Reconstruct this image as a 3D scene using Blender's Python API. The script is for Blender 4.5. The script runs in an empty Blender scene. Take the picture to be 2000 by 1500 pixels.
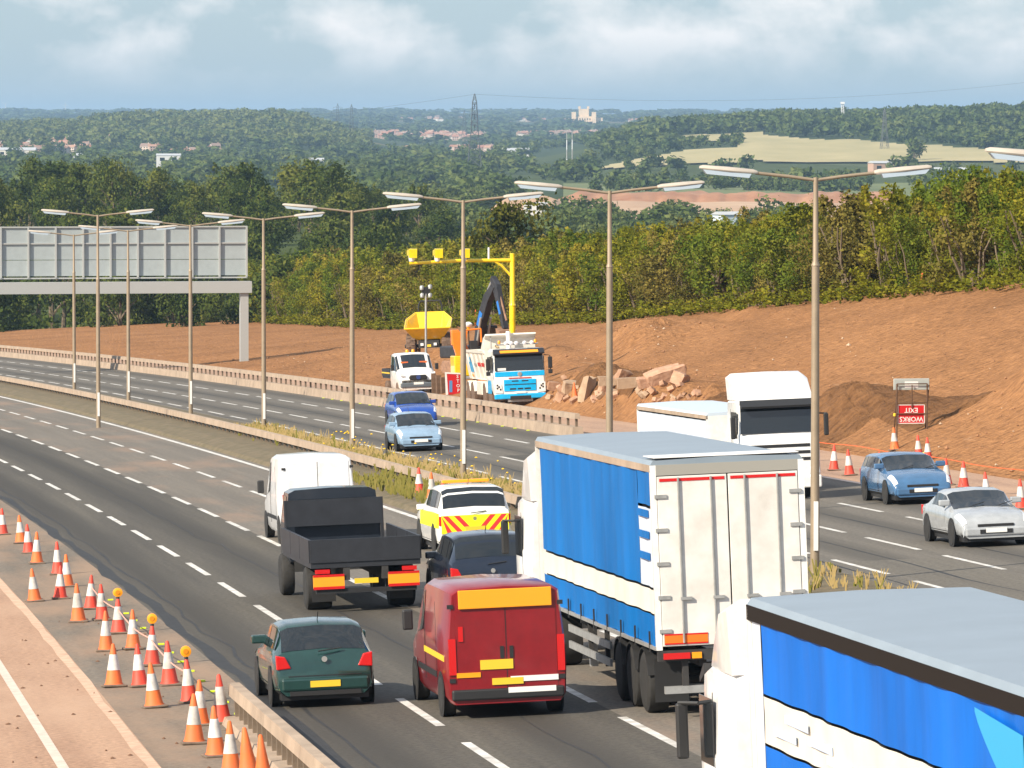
import bpy, bmesh, math, random
import numpy as np
from mathutils import Vector, Matrix
random.seed(7); rng = np.random.default_rng(7)
rad = math.radians
sc = bpy.context.scene
COL = sc.collection

# ------------------------------------------------------------------ camera, sky, sun, exposure
CAM_Z = 40.0
PITCH = math.atan(515/11000)
cd = bpy.data.cameras.new('camera'); cam = bpy.data.objects.new('camera', cd); COL.objects.link(cam)
cam.location = (0, 0, CAM_Z); cam.rotation_euler = (math.pi/2-PITCH, 0, 0)
cd.sensor_width = 36; cd.lens = 11000/2000*36; cd.clip_start = 1; cd.clip_end = 60000
sc.camera = cam
SUN_DIR = Vector((1.12, .98, -.98)).normalized()      # the way the light travels: from the left and a little behind
sun = bpy.data.lights.new('sun', 'SUN'); sun.energy = 5.0; sun.angle = rad(.53); sun.color = (1, .89, .72)
so = bpy.data.objects.new('sun', sun); COL.objects.link(so); so.rotation_euler = SUN_DIR.to_track_quat('-Z', 'Y').to_euler()
w = bpy.data.worlds.new('World'); sc.world = w; w.use_nodes = True
nt = w.node_tree; nt.nodes.clear()
def WN(t, **k):
    n = nt.nodes.new(t)
    for a, b in k.items(): setattr(n, a, b)
    return n
sky = WN('ShaderNodeTexSky', sky_type='NISHITA', sun_disc=False)
sky.sun_elevation = math.asin(-SUN_DIR.z); sky.sun_rotation = math.atan2(-SUN_DIR.x, -SUN_DIR.y)
sky.altitude = 60; sky.air_density = 1.2; sky.dust_density = .6; sky.ozone_density = 2.2
geo = WN('ShaderNodeNewGeometry')
tc = WN('ShaderNodeTexCoord')
mp = WN('ShaderNodeMapping'); mp.inputs['Scale'].default_value = (42, 42, 62); mp.inputs['Location'].default_value = (3.1, 1.7, .35)
n1 = WN('ShaderNodeTexNoise'); n1.inputs['Scale'].default_value = 1.0; n1.inputs['Detail'].default_value = 8; n1.inputs['Roughness'].default_value = .55; n1.inputs['Distortion'].default_value = .15
cr = WN('ShaderNodeValToRGB'); cr.color_ramp.elements[0].position = .42; cr.color_ramp.elements[1].position = .63
sep = WN('ShaderNodeSeparateXYZ')
mr = WN('ShaderNodeMapRange'); mr.inputs['From Min'].default_value = .004; mr.inputs['From Max'].default_value = .015   # clouds thin out near the horizon
mul = WN('ShaderNodeMath', operation='MULTIPLY'); mul2 = WN('ShaderNodeMath', operation='MULTIPLY'); mul2.inputs[1].default_value = .72
mix = WN('ShaderNodeMix', data_type='RGBA'); mix.inputs[7].default_value = (8.0, 7.6, 7.4, 1)
tint = WN('ShaderNodeMix', data_type='RGBA', blend_type='MULTIPLY'); tint.inputs[0].default_value = 1; tint.inputs[7].default_value = (.59, .755, 1.05, 1)
bg = WN('ShaderNodeBackground'); bg.inputs['Strength'].default_value = .1
out = WN('ShaderNodeOutputWorld')
L = nt.links.new
L(tc.outputs['Generated'], mp.inputs['Vector']); L(mp.outputs[0], n1.inputs['Vector']); L(n1.outputs['Fac'], cr.inputs['Fac'])
L(tc.outputs['Generated'], sep.inputs[0]); L(sep.outputs['Z'], mr.inputs['Value'])
L(cr.outputs['Color'], mul.inputs[0]); L(mr.outputs[0], mul.inputs[1]); L(mul.outputs[0], mul2.inputs[0])
veil = WN('ShaderNodeMix', data_type='RGBA'); veil.inputs[0].default_value = .62; veil.inputs[7].default_value = (3.5, 4.35, 4.95, 1)      # thin high cloud over the whole sky
L(sky.outputs[0], tint.inputs[6]); L(tint.outputs[2], veil.inputs[6]); L(veil.outputs[2], mix.inputs[6]); L(mul2.outputs[0], mix.inputs[0])
L(mix.outputs[2], bg.inputs['Color']); L(bg.outputs[0], out.inputs['Surface'])
vs = sc.view_settings; vs.view_transform = 'Standard'; vs.look = 'None'; vs.gamma = 1; vs.use_curve_mapping = False; vs.exposure = 0.62
sc.render.engine = 'CYCLES'

# ------------------------------------------------------------------ frames of reference
# the motorway drops 2.7 % away from the bridge and is banked 4 %: U runs along it, V to its right, N up from it
F_ = np.array([0, math.cos(PITCH), -math.sin(PITCH)]); UP_ = np.array([0, math.sin(PITCH), math.cos(PITCH)])
U = np.array([-0.13331775, 0.99071781, -0.0265444]); V = np.array([0.99026762, 0.13424136, 0.0367328]); N = np.array([-0.03995519, 0.02138892, 0.99897252])
HC = 7.907; C0 = np.array([0, 0, CAM_Z])
def bend(s): return -1e-4*max(0.0, s-105)**2          # the road curves gently to the left
def dbend(s): return -2e-4*max(0.0, s-105)
def R(s, t, z=0.0): return C0 + U*s + V*t + N*(z-HC)   # straight road frame
def Rc(s, t, z=0.0): return R(s, t+bend(s), z)         # following the bend
def bearing(x, d, z):                                   # map bearing x (survey units), distance d, height z over the datum
    return np.array([(x-1000)/11000*d, d, z])
def frame(s, t, z=0.0, flip=False, turn=0.0, level=False):
    u = U + V*dbend(s); u = u/np.linalg.norm(u); n = N
    if level: n = np.array([0, 0, 1.0]); u = np.array([u[0], u[1], 0]); u /= np.linalg.norm(u)
    r = np.cross(u, n); r /= np.linalg.norm(r); n = np.cross(r, u)
    if flip: u, r = -u, -r
    m = Matrix(((r[0], u[0], n[0]), (r[1], u[1], n[1]), (r[2], u[2], n[2]))).to_4x4()
    m = m @ Matrix.Rotation(turn, 4, 'Z'); p = Rc(s, t, z)
    m.translation = Vector(p); return m
ZTS = [(0, 7.2), (170, 6.6), (245, 5.2), (300, 3.9), (362, 2.45), (486, .66), (600, .2), (900, 0)]
def lerp_tab(tab, x): return float(np.interp(x, [a for a, b in tab], [b for a, b in tab]))
def toe(s): return 38.4 + bend(s)
def vnoise(x, y, seed=0):
    xi, yi = math.floor(x), math.floor(y); xf, yf = x-xi, y-yi
    def h(a, b): v = math.sin(a*127.1+b*311.7+seed*74.7)*43758.5453; return v-math.floor(v)
    u_, v_ = xf*xf*(3-2*xf), yf*yf*(3-2*yf)
    return (h(xi, yi)*(1-u_)+h(xi+1, yi)*u_)*(1-v_)+(h(xi, yi+1)*(1-u_)+h(xi+1, yi+1)*u_)*v_-.5
def fbm(x, y, o=4, seed=0):
    a, f, r_ = 1.0, 1.0, 0.0
    for i in range(o): r_ += a*vnoise(x*f, y*f, seed+i); a *= .5; f *= 2.1
    return r_
HEAPS = [(291, 46.0, 1.2, 7, 2.5), (260, 38.6, 1.1, 6, 2.2), (246, 38.2, 1.0, 8, 2.0), (232, 38.8, 1.0, 8, 2.0), (188, 44.6, 1.3, 6.5, 2.1), (206, 39.9, .8, 8, 1.6), (172, 43.0, .6, 8, 2.0), (330, 40.0, .8, 7, 2.4)]
def ground(s, t):                                        # height of the earthworks above the road plane (straight frame)
    a = toe(s)
    if t < a: return 0.0
    zt = lerp_tab(ZTS, s); k = (t-a)/(55.0-a)
    if k < 1: z = zt*(k*.9+.1*k*k*(3-2*k))
    else: z = zt+.12*(1-math.exp(-(t-55)/3))-max(0, t-66)*.05
    e = min(1, (t-a)/1.5)
    z += e*(.16*fbm(s*.12, t*.16, 3, 3)+.07*fbm(s*.7+t*.25, t*.9, 3, 9))
    for (hs, ht, hh, ls, lt) in HEAPS:
        q = ((s-hs)/ls)**2+((t-ht)/lt)**2
        if q < 6: z += hh*math.exp(-q)*(1+.5*fbm(s*.9, t*.9, 3, 21))*e
    if 262 < s < 345 and 38 < t < 55:                    # dug-out steps left by the excavator
        z += .22*math.sin((t-s*.09)*1.7)*max(0, 1-abs(s-305)/42)*min(1, (t-38)/3)*(1 if t < 52 else max(0, (55-t)/3))
    return z
def G(s, t, dz=0.0): return R(s, t, ground(s, t)+dz)
def project(P):
    p = np.asarray(P)-C0; d = p@F_; return 1000+11000*p[0]/d, 750-11000*(p@UP_)/d, d

# ------------------------------------------------------------------ materials
MATS = {}
def mat(name, col, rough=.6, metal=0.0, var=0.0, scale=3.0, bump=0.0, bscale=20.0, col2=None, spec=.5, coat=0.0, emit=0.0, coords='Object', stretch=None, detail=5):
    if name in MATS: return MATS[name]
    m = bpy.data.materials.new(name); m.use_nodes = True; t = m.node_tree; b = t.nodes['Principled BSDF']
    b.inputs['Base Color'].default_value = (*col, 1); b.inputs['Roughness'].default_value = rough; b.inputs['Metallic'].default_value = metal
    b.inputs['Specular IOR Level'].default_value = spec
    if coat: b.inputs['Coat Weight'].default_value = coat; b.inputs['Coat Roughness'].default_value = .05
    if emit: b.inputs['Emission Color'].default_value = (*col, 1); b.inputs['Emission Strength'].default_value = emit
    if var or col2 or bump:
        tcn = t.nodes.new('ShaderNodeNewGeometry' if coords == 'World' else 'ShaderNodeTexCoord'); src = tcn.outputs['Position' if coords == 'World' else coords]
        if stretch:
            mpn = t.nodes.new('ShaderNodeMapping'); mpn.inputs['Scale'].default_value = stretch; t.links.new(src, mpn.inputs[0]); src = mpn.outputs[0]
        if var or col2:
            n = t.nodes.new('ShaderNodeTexNoise'); n.inputs['Scale'].default_value = scale; n.inputs['Detail'].default_value = detail; n.inputs['Roughness'].default_value = .62
            t.links.new(src, n.inputs['Vector'])
            r = t.nodes.new('ShaderNodeValToRGB'); e = r.color_ramp.elements; e[0].position = .32; e[1].position = .68
            c2 = col2 if col2 else tuple(min(1, c*(1+var)) for c in col); c1 = col if col2 else tuple(c*(1-var) for c in col)
            e[0].color = (*c1, 1); e[1].color = (*c2, 1)
            t.links.new(n.outputs['Fac'], r.inputs[0]); t.links.new(r.outputs[0], b.inputs['Base Color'])
        if bump:
            n2 = t.nodes.new('ShaderNodeTexNoise'); n2.inputs['Scale'].default_value = bscale; n2.inputs['Detail'].default_value = 6; t.links.new(src, n2.inputs['Vector'])
            bp = t.nodes.new('ShaderNodeBump'); bp.inputs['Strength'].default_value = bump; bp.inputs['Distance'].default_value = .05
            t.links.new(n2.outputs['Fac'], bp.inputs['Height']); t.links.new(bp.outputs[0], b.inputs['Normal'])
    MATS[name] = m; return m
def paint(name, col, rough=.28): return mat(name, col, rough, 0, .13, 3.5, coat=.6, detail=9)

def road_mat(name, base, dark, dust, lane0=None, dust_amt=.0):
    """asphalt: aggregate grain, long worn streaks, oily lane centres, tar joints and pale dust"""
    m = bpy.data.materials.new(name); m.use_nodes = True; t = m.node_tree; b = t.nodes['Principled BSDF']; l = t.links.new
    b.inputs['Roughness'].default_value = .85; b.inputs['Specular IOR Level'].default_value = .25
    uv = t.nodes.new('ShaderNodeUVMap'); 
    def noise(scale, stretch, det=6, rg=.6):
        mpn = t.nodes.new('ShaderNodeMapping'); mpn.inputs['Scale'].default_value = stretch; l(uv.outputs[0], mpn.inputs[0])
        n = t.nodes.new('ShaderNodeTexNoise'); n.inputs['Scale'].default_value = scale; n.inputs['Detail'].default_value = det; n.inputs['Roughness'].default_value = rg; l(mpn.outputs[0], n.inputs['Vector']); return n
    def mixc(fac, a, bb, bt='MIX'):
        x = t.nodes.new('ShaderNodeMix'); x.data_type = 'RGBA'; x.blend_type = bt
        for s_, v_ in ((0, fac), (6, a), (7, bb)):
            if hasattr(v_, 'node'): l(v_, x.inputs[s_])
            else: x.inputs[s_].default_value = v_ if s_ == 0 else (*v_, 1)
        return x.outputs[2]
    def ramp(src, p0, p1):
        x = t.nodes.new('ShaderNodeMapRange'); x.inputs['From Min'].default_value = p0; x.inputs['From Max'].default_value = p1; l(src, x.inputs['Value']); return x.outputs[0]
    streak = noise(1.0, (1.6, .035, 1)); patch = noise(.35, (1, .25, 1)); grain = noise(9, (1, 1, 1), 3, .8)
    c = mixc(ramp(streak.outputs['Fac'], .35, .7), dark, base)
    c = mixc(ramp(grain.outputs['Fac'], .25, .75), tuple(x*.62 for x in base), c, 'MIX') if False else c
    g = t.nodes.new('ShaderNodeMix'); g.data_type = 'RGBA'; g.blend_type = 'MULTIPLY'; g.inputs[0].default_value = .8; l(c, g.inputs[6])
    gr = t.nodes.new('ShaderNodeValToRGB'); gr.color_ramp.elements[0].position = .3; gr.color_ramp.elements[1].position = .62; gr.color_ramp.elements[0].color = (.45, .45, .45, 1); gr.color_ramp.elements[1].color = (1.25, 1.23, 1.2, 1)
    l(grain.outputs['Fac'], gr.inputs[0]); l(gr.outputs[0], g.inputs[7]); c = g.outputs[2]
    if lane0 is not None:                               # darker, oily line down the middle of each lane
        sp = t.nodes.new('ShaderNodeSeparateXYZ'); l(uv.outputs[0], sp.inputs[0])
        a = t.nodes.new('ShaderNodeMath'); a.operation = 'SUBTRACT'; l(sp.outputs[0], a.inputs[0]); a.inputs[1].default_value = lane0
        d = t.nodes.new('ShaderNodeMath'); d.operation = 'MULTIPLY'; l(a.outputs[0], d.inputs[0]); d.inputs[1].default_value = 2*math.pi/3.0
        s_ = t.nodes.new('ShaderNodeMath'); s_.operation = 'COSINE'; l(d.outputs[0], s_.inputs[0])
        k = ramp(s_.outputs[0], .2, -1.3); c = mixc(k, c, tuple(x*.62 for x in dark))
        # keep most of the original
    if dust_amt:
        k = ramp(patch.outputs['Fac'], .62-dust_amt*.5, .95-dust_amt*.5); c = mixc(k, c, dust)
    l(c, b.inputs['Base Color'])
    bp = t.nodes.new('ShaderNodeBump'); bp.inputs['Strength'].default_value = .35; bp.inputs['Distance'].default_value = .02; l(grain.outputs['Fac'], bp.inputs['Height']); l(bp.outputs[0], b.inputs['Normal'])
    MATS[name] = m; return m
ASPH_L = road_mat('asphalt_left', (.112, .102, .085), (.074, .068, .060), (.25, .17, .12), 10.84)
ASPH_PALE = road_mat('asphalt_pale', (.19, .17, .145), (.145, .13, .112), (.30, .2, .14), None, .25)
ASPH_R = road_mat('asphalt_right', (.165, .15, .13), (.125, .115, .10), (.28, .2, .15), 27.9)
DUST = road_mat('dusty_haul_road', (.43, .27, .18), (.345, .21, .14), (.46, .30, .205), None, .5)
DUST_R = road_mat('dusty_shoulder', (.42, .28, .20), (.31, .2, .145), (.46, .3, .2), None, .4)

def earth_mat(name='red_earth', d=1.0, bm_=1.0):
    m = bpy.data.materials.new(name); m.use_nodes = True; t = m.node_tree; b = t.nodes['Principled BSDF']; l = t.links.new
    b.inputs['Roughness'].default_value = .95; b.inputs['Specular IOR Level'].default_value = .1
    uv = t.nodes.new('ShaderNodeUVMap')
    def noise(scale, stretch=(1, 1, 1), det=6, dist=0.0):
        mpn = t.nodes.new('ShaderNodeMapping'); mpn.inputs['Scale'].default_value = stretch; l(uv.outputs[0], mpn.inputs[0])
        n = t.nodes.new('ShaderNodeTexNoise'); n.inputs['Scale'].default_value = scale; n.inputs['Detail'].default_value = det; n.inputs['Roughness'].default_value = .65; n.inputs['Distortion'].default_value = dist; l(mpn.outputs[0], n.inputs['Vector']); return n
    a = noise(.16, (1, .45, 1)); bn = noise(2.6); cl = noise(5.5, (1, .6, 1), 4)
    r = t.nodes.new('ShaderNodeValToRGB'); e = r.color_ramp.elements
    e[0].position = .3; e[0].color = (.275*d, .138*d, .062*d, 1); e[1].position = .72; e[1].color = (.43*d, .22*d, .098*d, 1)
    x = e.new(.5); x.color = (.36*d, .18*d, .08*d, 1); l(a.outputs['Fac'], r.inputs[0])
    r2 = t.nodes.new('ShaderNodeValToRGB'); e = r2.color_ramp.elements; e[0].position = .32; e[0].color = (.40, .37, .36, 1); e[1].position = .62; e[1].color = (1.12, 1.1, 1.08, 1); l(bn.outputs['Fac'], r2.inputs[0])
    mx = t.nodes.new('ShaderNodeMix'); mx.data_type = 'RGBA'; mx.blend_type = 'MULTIPLY'; mx.inputs[0].default_value = .8; l(r.outputs[0], mx.inputs[6]); l(r2.outputs[0], mx.inputs[7])
    pale = noise(.55, (1.2, .16, 1), 5, .6); k = t.nodes.new('ShaderNodeMapRange'); k.inputs['From Min'].default_value = .66; k.inputs['From Max'].default_value = .8; l(pale.outputs['Fac'], k.inputs['Value'])
    mx2 = t.nodes.new('ShaderNodeMix'); mx2.data_type = 'RGBA'; mx2.inputs[7].default_value = (.52, .33, .2, 1); l(k.outputs[0], mx2.inputs[0]); l(mx.outputs[2], mx2.inputs[6]); l(mx2.outputs[2], b.inputs['Base Color'])
    bp = t.nodes.new('ShaderNodeBump'); bp.inputs['Strength'].default_value = .9; bp.inputs['Distance'].default_value = .12; l(cl.outputs['Fac'], bp.inputs['Height'])
    bp2 = t.nodes.new('ShaderNodeBump'); bp2.inputs['Strength'].default_value = .7; bp2.inputs['Distance'].default_value = .3; l(bn.outputs['Fac'], bp2.inputs['Height']); l(bp.outputs[0], bp2.inputs['Normal'])
    rk = noise(1.0, (2.6, .22, 1), 5, .3); mpr = rk.inputs['Vector'].links[0].from_node; mpr.inputs['Rotation'].default_value = (0, 0, .6)
    bp3 = t.nodes.new('ShaderNodeBump'); bp3.inputs['Strength'].default_value = .4*bm_; bp3.inputs['Distance'].default_value = .35; l(rk.outputs['Fac'], bp3.inputs['Height']); l(bp2.outputs[0], bp3.inputs['Normal']); l(bp3.outputs[0], b.inputs['Normal'])
    MATS[name] = m; return m
EARTH = earth_mat(); EARTH_DARK = earth_mat('fresh_dark_soil', .55)
SHOULD = road_mat('dusty_shoulder_left', (.20, .17, .138), (.15, .128, .104), (.34, .225, .15), None, .42)
M_WHITE = paint('white_paint', (.78, .77, .74)); M_MARK = mat('road_paint', (.36, .34, .31), .75, 0, col2=(.74, .73, .7), scale=2.2, detail=9)
M_MARKD = mat('dusty_road_paint', (.62, .5, .42), .8, 0, .15, 5)
M_GLASS = mat('dark_glass', (.012, .016, .02), .06, 0, spec=.8); M_TYRE = mat('tyre_rubber', (.022, .021, .02), .85, 0, .3, 8)
M_TYRED = mat('muddy_tyre', (.13, .085, .06), .95, 0, .35, 6); M_RIM = mat('rim_alloy', (.35, .35, .36), .35, .7)
M_BLACK = mat('black_plastic', (.018, .018, .019), .55); M_CHASSIS = mat('chassis_steel', (.04, .038, .037), .7, .2, .3, 4)
M_STEEL = mat('galvanised_steel', (.38, .38, .37), .5, .5, .15, 6); M_RED = mat('red_lens', (.55, .012, .012), .25); M_AMBER = mat('amber_lens', (.9, .33, .01), .3)
M_CLEAR = mat('clear_lens', (.7, .72, .75), .15); M_YPLATE = mat('yellow_plate', (.75, .5, .03), .5); M_WPLATE = mat('white_plate', (.75, .75, .73), .5)
M_CONC = mat('barrier_concrete', (.36, .275, .205), .9, 0, .18, 1.2, .3, 30); M_POLE = mat('lamp_pole', (.30, .235, .165), .55, .25, .12, 2)
M_LANT = mat('lantern_grp', (.45, .40, .34), .6, 0, .08, 3); M_LENS = mat('lantern_bowl', (.42, .5, .58), .25)
M_ORANGE = mat('cone_orange', (.58, .13, .04), .65, 0, col2=(.82, .16, .03), scale=3, detail=8, coords='World'); M_REDC = mat('cone_red', (.52, .06, .035), .6, 0, col2=(.76, .06, .03), scale=3, detail=8, coords='World'); M_SLEEVE = mat('cone_sleeve', (.36, .33, .29), .65, 0, col2=(.74, .73, .72), scale=2.2, detail=9, coords='World')
M_RUB = mat('cone_base_rubber', (.16, .115, .085), .9, 0, .3, 5); M_YEL = paint('plant_yellow', (.82, .52, .01), .35); M_ORP = paint('plant_orange', (.82, .2, .01), .4)

# ------------------------------------------------------------------ mesh builder
class MB:
    def __init__(self): self.v = []; self.f = []; self.m = []; self.uv = None
    def add(self, vs_, fs, mi=0):
        o = len(self.v); self.v += [tuple(map(float, p)) for p in vs_]; self.f += [tuple(i+o for i in q) for q in fs]; self.m += [mi]*len(fs); return self
    def box(self, x0, x1, y0, y1, z0, z1, mi=0):
        return self.add([(x0, y0, z0), (x1, y0, z0), (x1, y1, z0), (x0, y1, z0), (x0, y0, z1), (x1, y0, z1), (x1, y1, z1), (x0, y1, z1)],
                        [(0, 3, 2, 1), (4, 5, 6, 7), (0, 1, 5, 4), (1, 2, 6, 5), (2, 3, 7, 6), (3, 0, 4, 7)], mi)
    def tube(self, pts, r, n=8, mi=0, cap=True):
        pts = [Vector(p) for p in pts]; rs = r if isinstance(r, (list, tuple)) else [r]*len(pts); rings = []
        up = None
        for i, p in enumerate(pts):
            d = (pts[min(i+1, len(pts)-1)]-pts[max(i-1, 0)]).normalized()
            a = d.cross(Vector((0, 0, 1)) if abs(d.z) < .9 else Vector((0, 1, 0))).normalized(); b = d.cross(a)
            rings.append([p+(a*math.cos(k*2*math.pi/n)+b*math.sin(k*2*math.pi/n))*rs[i] for k in range(n)])
        vs_ = [q for rg in rings for q in rg]; fs = []
        for i in range(len(pts)-1):
            for k in range(n): fs.append((i*n+k, i*n+(k+1) % n, (i+1)*n+(k+1) % n, (i+1)*n+k))
        if cap: fs.append(tuple(range(n))); fs.append(tuple((len(pts)-1)*n+k for k in reversed(range(n))))
        return self.add(vs_, fs, mi)
    def prism(self, poly, x0, x1, axis=0, mi=0):                # poly in the other two axes
        n = len(poly); mk = (lambda a, p: (a, p[0], p[1])) if axis == 0 else ((lambda a, p: (p[0], a, p[1])) if axis == 1 else (lambda a, p: (p[0], p[1], a)))
        vs_ = [mk(x0, p) for p in poly]+[mk(x1, p) for p in poly]
        fs = [tuple(range(n)), tuple(reversed(range(n, 2*n)))]+[(i, n+i, n+(i+1) % n, (i+1) % n) for i in range(n)]
        return self.add(vs_, fs, mi)
    def lathe(self, prof, n=16, axis='z', c=(0, 0, 0), mi=0):
        vs_ = []
        for (r, h) in prof:
            for k in range(n):
                a = 2*math.pi*k/n; x, y = r*math.cos(a), r*math.sin(a)
                vs_.append((c[0]+x, c[1]+y, c[2]+h) if axis == 'z' else ((c[0]+h, c[1]+x, c[2]+y) if axis == 'x' else (c[0]+x, c[1]+h, c[2]+y)))
        fs = [(i*n+k, i*n+(k+1) % n, (i+1)*n+(k+1) % n, (i+1)*n+k) for i in range(len(prof)-1) for k in range(n)]
        fs += [tuple(reversed(range(n))), tuple((len(prof)-1)*n+k for k in range(n))]
        return self.add(vs_, fs, mi)
    def mesh(self, name, mats, smooth=None, recalc=True):
        me = bpy.data.meshes.new(name); me.from_pydata(self.v, [], self.f)
        for m_ in (mats if isinstance(mats, (list, tuple)) else [mats]): me.materials.append(m_)
        if any(self.m): me.polygons.foreach_set('material_index', self.m)
        if recalc:
            bm = bmesh.new(); bm.from_mesh(me); bmesh.ops.recalc_face_normals(bm, faces=bm.faces); bm.to_mesh(me); bm.free()
        if smooth:
            me.polygons.foreach_set('use_smooth', [True]*len(me.polygons)); me.set_sharp_from_angle(angle=rad(smooth))
        me.update(); return me
    def build(self, name, mats, parent=None, smooth=None, bevel=0.0, recalc=True):
        o = bpy.data.objects.new(name, self.mesh(name, mats, smooth, recalc)); COL.objects.link(o)
        if parent: o.parent = parent
        if bevel:
            b = o.modifiers.new('bevel', 'BEVEL'); b.width = bevel; b.segments = 2; b.limit_method = 'ANGLE'; b.angle_limit = rad(35)
        return o
def tag(o, label=None, cat=None, group=None, kind=None):
    if label: o['label'] = label
    if cat: o['category'] = cat
    if group: o['group'] = group
    if kind: o['kind'] = kind
    return o
def thing(name, label, cat, m=None, group=None):
    o = bpy.data.objects.new(name, None); COL.objects.link(o); o.empty_display_size = .3
    if m is not None: o.matrix_world = m
    return tag(o, label, cat, group)
def copy_tree(o, parent=None):
    c = o.copy(); COL.objects.link(c); c.parent = parent
    for ch in list(o.children): copy_tree(ch, c)
    return c
def at_m(P, rz=0.0, sc_=1.0):
    m = Matrix.Rotation(rz, 4, 'Z') @ Matrix.Diagonal((sc_, sc_, sc_, 1)) if not isinstance(sc_, tuple) else Matrix.Rotation(rz, 4, 'Z') @ Matrix.Diagonal((*sc_, 1))
    m.translation = Vector(P); return m
def text_mesh(txt, size, material, name='lettering', extrude=.004):
    cu = bpy.data.curves.new('txt', 'FONT'); cu.body = txt; cu.size = size; cu.align_x = 'CENTER'; cu.align_y = 'CENTER'; cu.extrude = extrude; cu.resolution_u = 2
    cu.offset = size*.012
    ob = bpy.data.objects.new('txt', cu); COL.objects.link(ob); dg = bpy.context.evaluated_depsgraph_get(); dg.update()
    me = bpy.data.meshes.new_from_object(ob.evaluated_get(dg)); bpy.data.objects.remove(ob); bpy.data.curves.remove(cu)
    me.name = name; me.materials.clear(); me.materials.append(material); o = bpy.data.objects.new(name, me); COL.objects.link(o); return o
# ------------------------------------------------------------------ the ground and the roads
def sheet(name, ts, ss, zf, material, kind='structure', follow=True, uvt=True):
    """a strip of ground: rows along the road (ss), columns across it (ts); UV holds metres across and along"""
    RR = Rc if follow else R
    P = [RR(s, t, zf(s, t)) for s in ss for t in ts]; nt_ = len(ts)
    fs = [(i*nt_+j, i*nt_+j+1, (i+1)*nt_+j+1, (i+1)*nt_+j) for i in range(len(ss)-1) for j in range(nt_-1)]
    me = bpy.data.meshes.new(name); me.from_pydata([tuple(p) for p in P], [], fs); me.materials.append(material)
    uvl = me.uv_layers.new(name='UVMap'); T = np.array([(t, s) for s in ss for t in ts], dtype=np.float32)
    li = np.empty(len(me.loops), dtype=np.int32); me.loops.foreach_get('vertex_index', li); uvl.data.foreach_set('uv', T[li].ravel())
    o = bpy.data.objects.new(name, me); COL.objects.link(o)
    if kind: o['kind'] = kind
    return o
SS = [20+4*i for i in range(171)]                        # 20 ... 700 m
flat = lambda z: (lambda s, t: z)
sheet('haul_road', [-40, -10, 0, 3, 5.9], SS, flat(0), DUST)
sheet('hard_shoulder', [5.9, 7, 8.45], SS, flat(0), SHOULD)
sheet('carriageway_left', [8.45, 10.8, 13.87], SS, flat(0), ASPH_L)
sheet('carriageway_left_outer_lanes', [13.87, 16.6, 19.35], SS, flat(0), ASPH_PALE)
sheet('carriageway_right', [24.2, 27.9, 30.9, 33.9], SS, flat(0), ASPH_R)
sheet('dusty_hard_shoulder_right', [33.9, 36, 38.6], SS, flat(0), DUST_R)
M_VERGE = mat('verge_soil', (.10, .085, .045), .95, 0, col2=(.17, .13, .08), scale=1.5, bump=.5, coords='Generated', stretch=(200, 600, 60))
sheet('central_reservation', [19.35, 19.5, 20.4, 21.8, 23.2, 24.1, 24.2], SS, lambda s, t: (.12 if 19.4 < t < 24.15 else 0.0)+(.12 if 20 < t < 24 else 0), M_VERGE)
# earthworks: the red cutting slope and works area, sampled along straight frame
sE = list(np.arange(120, 240, 1.0))+list(np.arange(240, 420, .8))+list(np.arange(420, 640, 3.0))
def earth_sheet():
    cols = 64; P = []; T = []
    for s in sE:
        a = toe(s)-.25
        for j in range(cols):
            k = j/(cols-9); t = a+(58-a)*k if k <= 1 else 58+(j-(cols-9))*5.0
            z = ground(s, t) if t > a else 0.0
            if j == 0: z = -.05
            if j == cols-1: z -= 25
            P.append(R(s, t, z)); T.append((t, s))
    fs = [(i*cols+j, i*cols+j+1, (i+1)*cols+j+1, (i+1)*cols+j) for i in range(len(sE)-1) for j in range(cols-1)]
    me = bpy.data.meshes.new('earth_slope'); me.from_pydata([tuple(p) for p in P], [], fs); me.materials.append(EARTH)
    uvl = me.uv_layers.new(name='UVMap'); li = np.empty(len(me.loops), dtype=np.int32); me.loops.foreach_get('vertex_index', li)
    uvl.data.foreach_set('uv', np.array(T, dtype=np.float32)[li].ravel())
    me.polygons.foreach_set('use_smooth', [True]*len(me.polygons))
    o = bpy.data.objects.new('earth_slope', me); COL.objects.link(o); o['kind'] = 'structure'; return o
earth_sheet()
# loose clods and stones lying on the slope
def clods():
    b = MB()
    for i in range(1700):
        s = random.uniform(165, 400); t = toe(s)+abs(random.gauss(0, 1))*7+.2
        if random.random() < .45:
            h = random.choice(HEAPS); s = random.gauss(h[0], h[3]*.8); t = random.gauss(h[1], h[4]*.8)
        if t < toe(s)+.1 or t > 56: continue
        c = G(s, t); r = random.uniform(.02, .07)*(1.9 if random.random() < .05 else 1)
        pts = [Vector((random.gauss(0, 1), random.gauss(0, 1), random.gauss(0, 1))).normalized()*r*random.uniform(.6, 1.2) for _ in range(1)]
        v = [(1, 0, 0), (0, 1, 0), (-1, 0, 0), (0, -1, 0), (0, 0, 1), (0, 0, -.6)]
        v = [(c[0]+x*r*random.uniform(.6, 1.4), c[1]+y*r*random.uniform(.6, 1.4), c[2]+r*.3+z*r*random.uniform(.5, 1.1)) for x, y, z in v]
        b.add(v, [(0, 1, 4), (1, 2, 4), (2, 3, 4), (3, 0, 4), (1, 0, 5), (2, 1, 5), (3, 2, 5), (0, 3, 5)], 1 if random.random() < .12 else 0)
    o = b.build('loose_clods', [mat('earth_clod', (.28, .14, .07), .95, 0, .3, 2), mat('pale_stone', (.5, .36, .25), .9, 0, .2, 3)])
    tag(o, 'loose clods and small stones scattered over the red earth', 'soil', kind='stuff')
clods()

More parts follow.
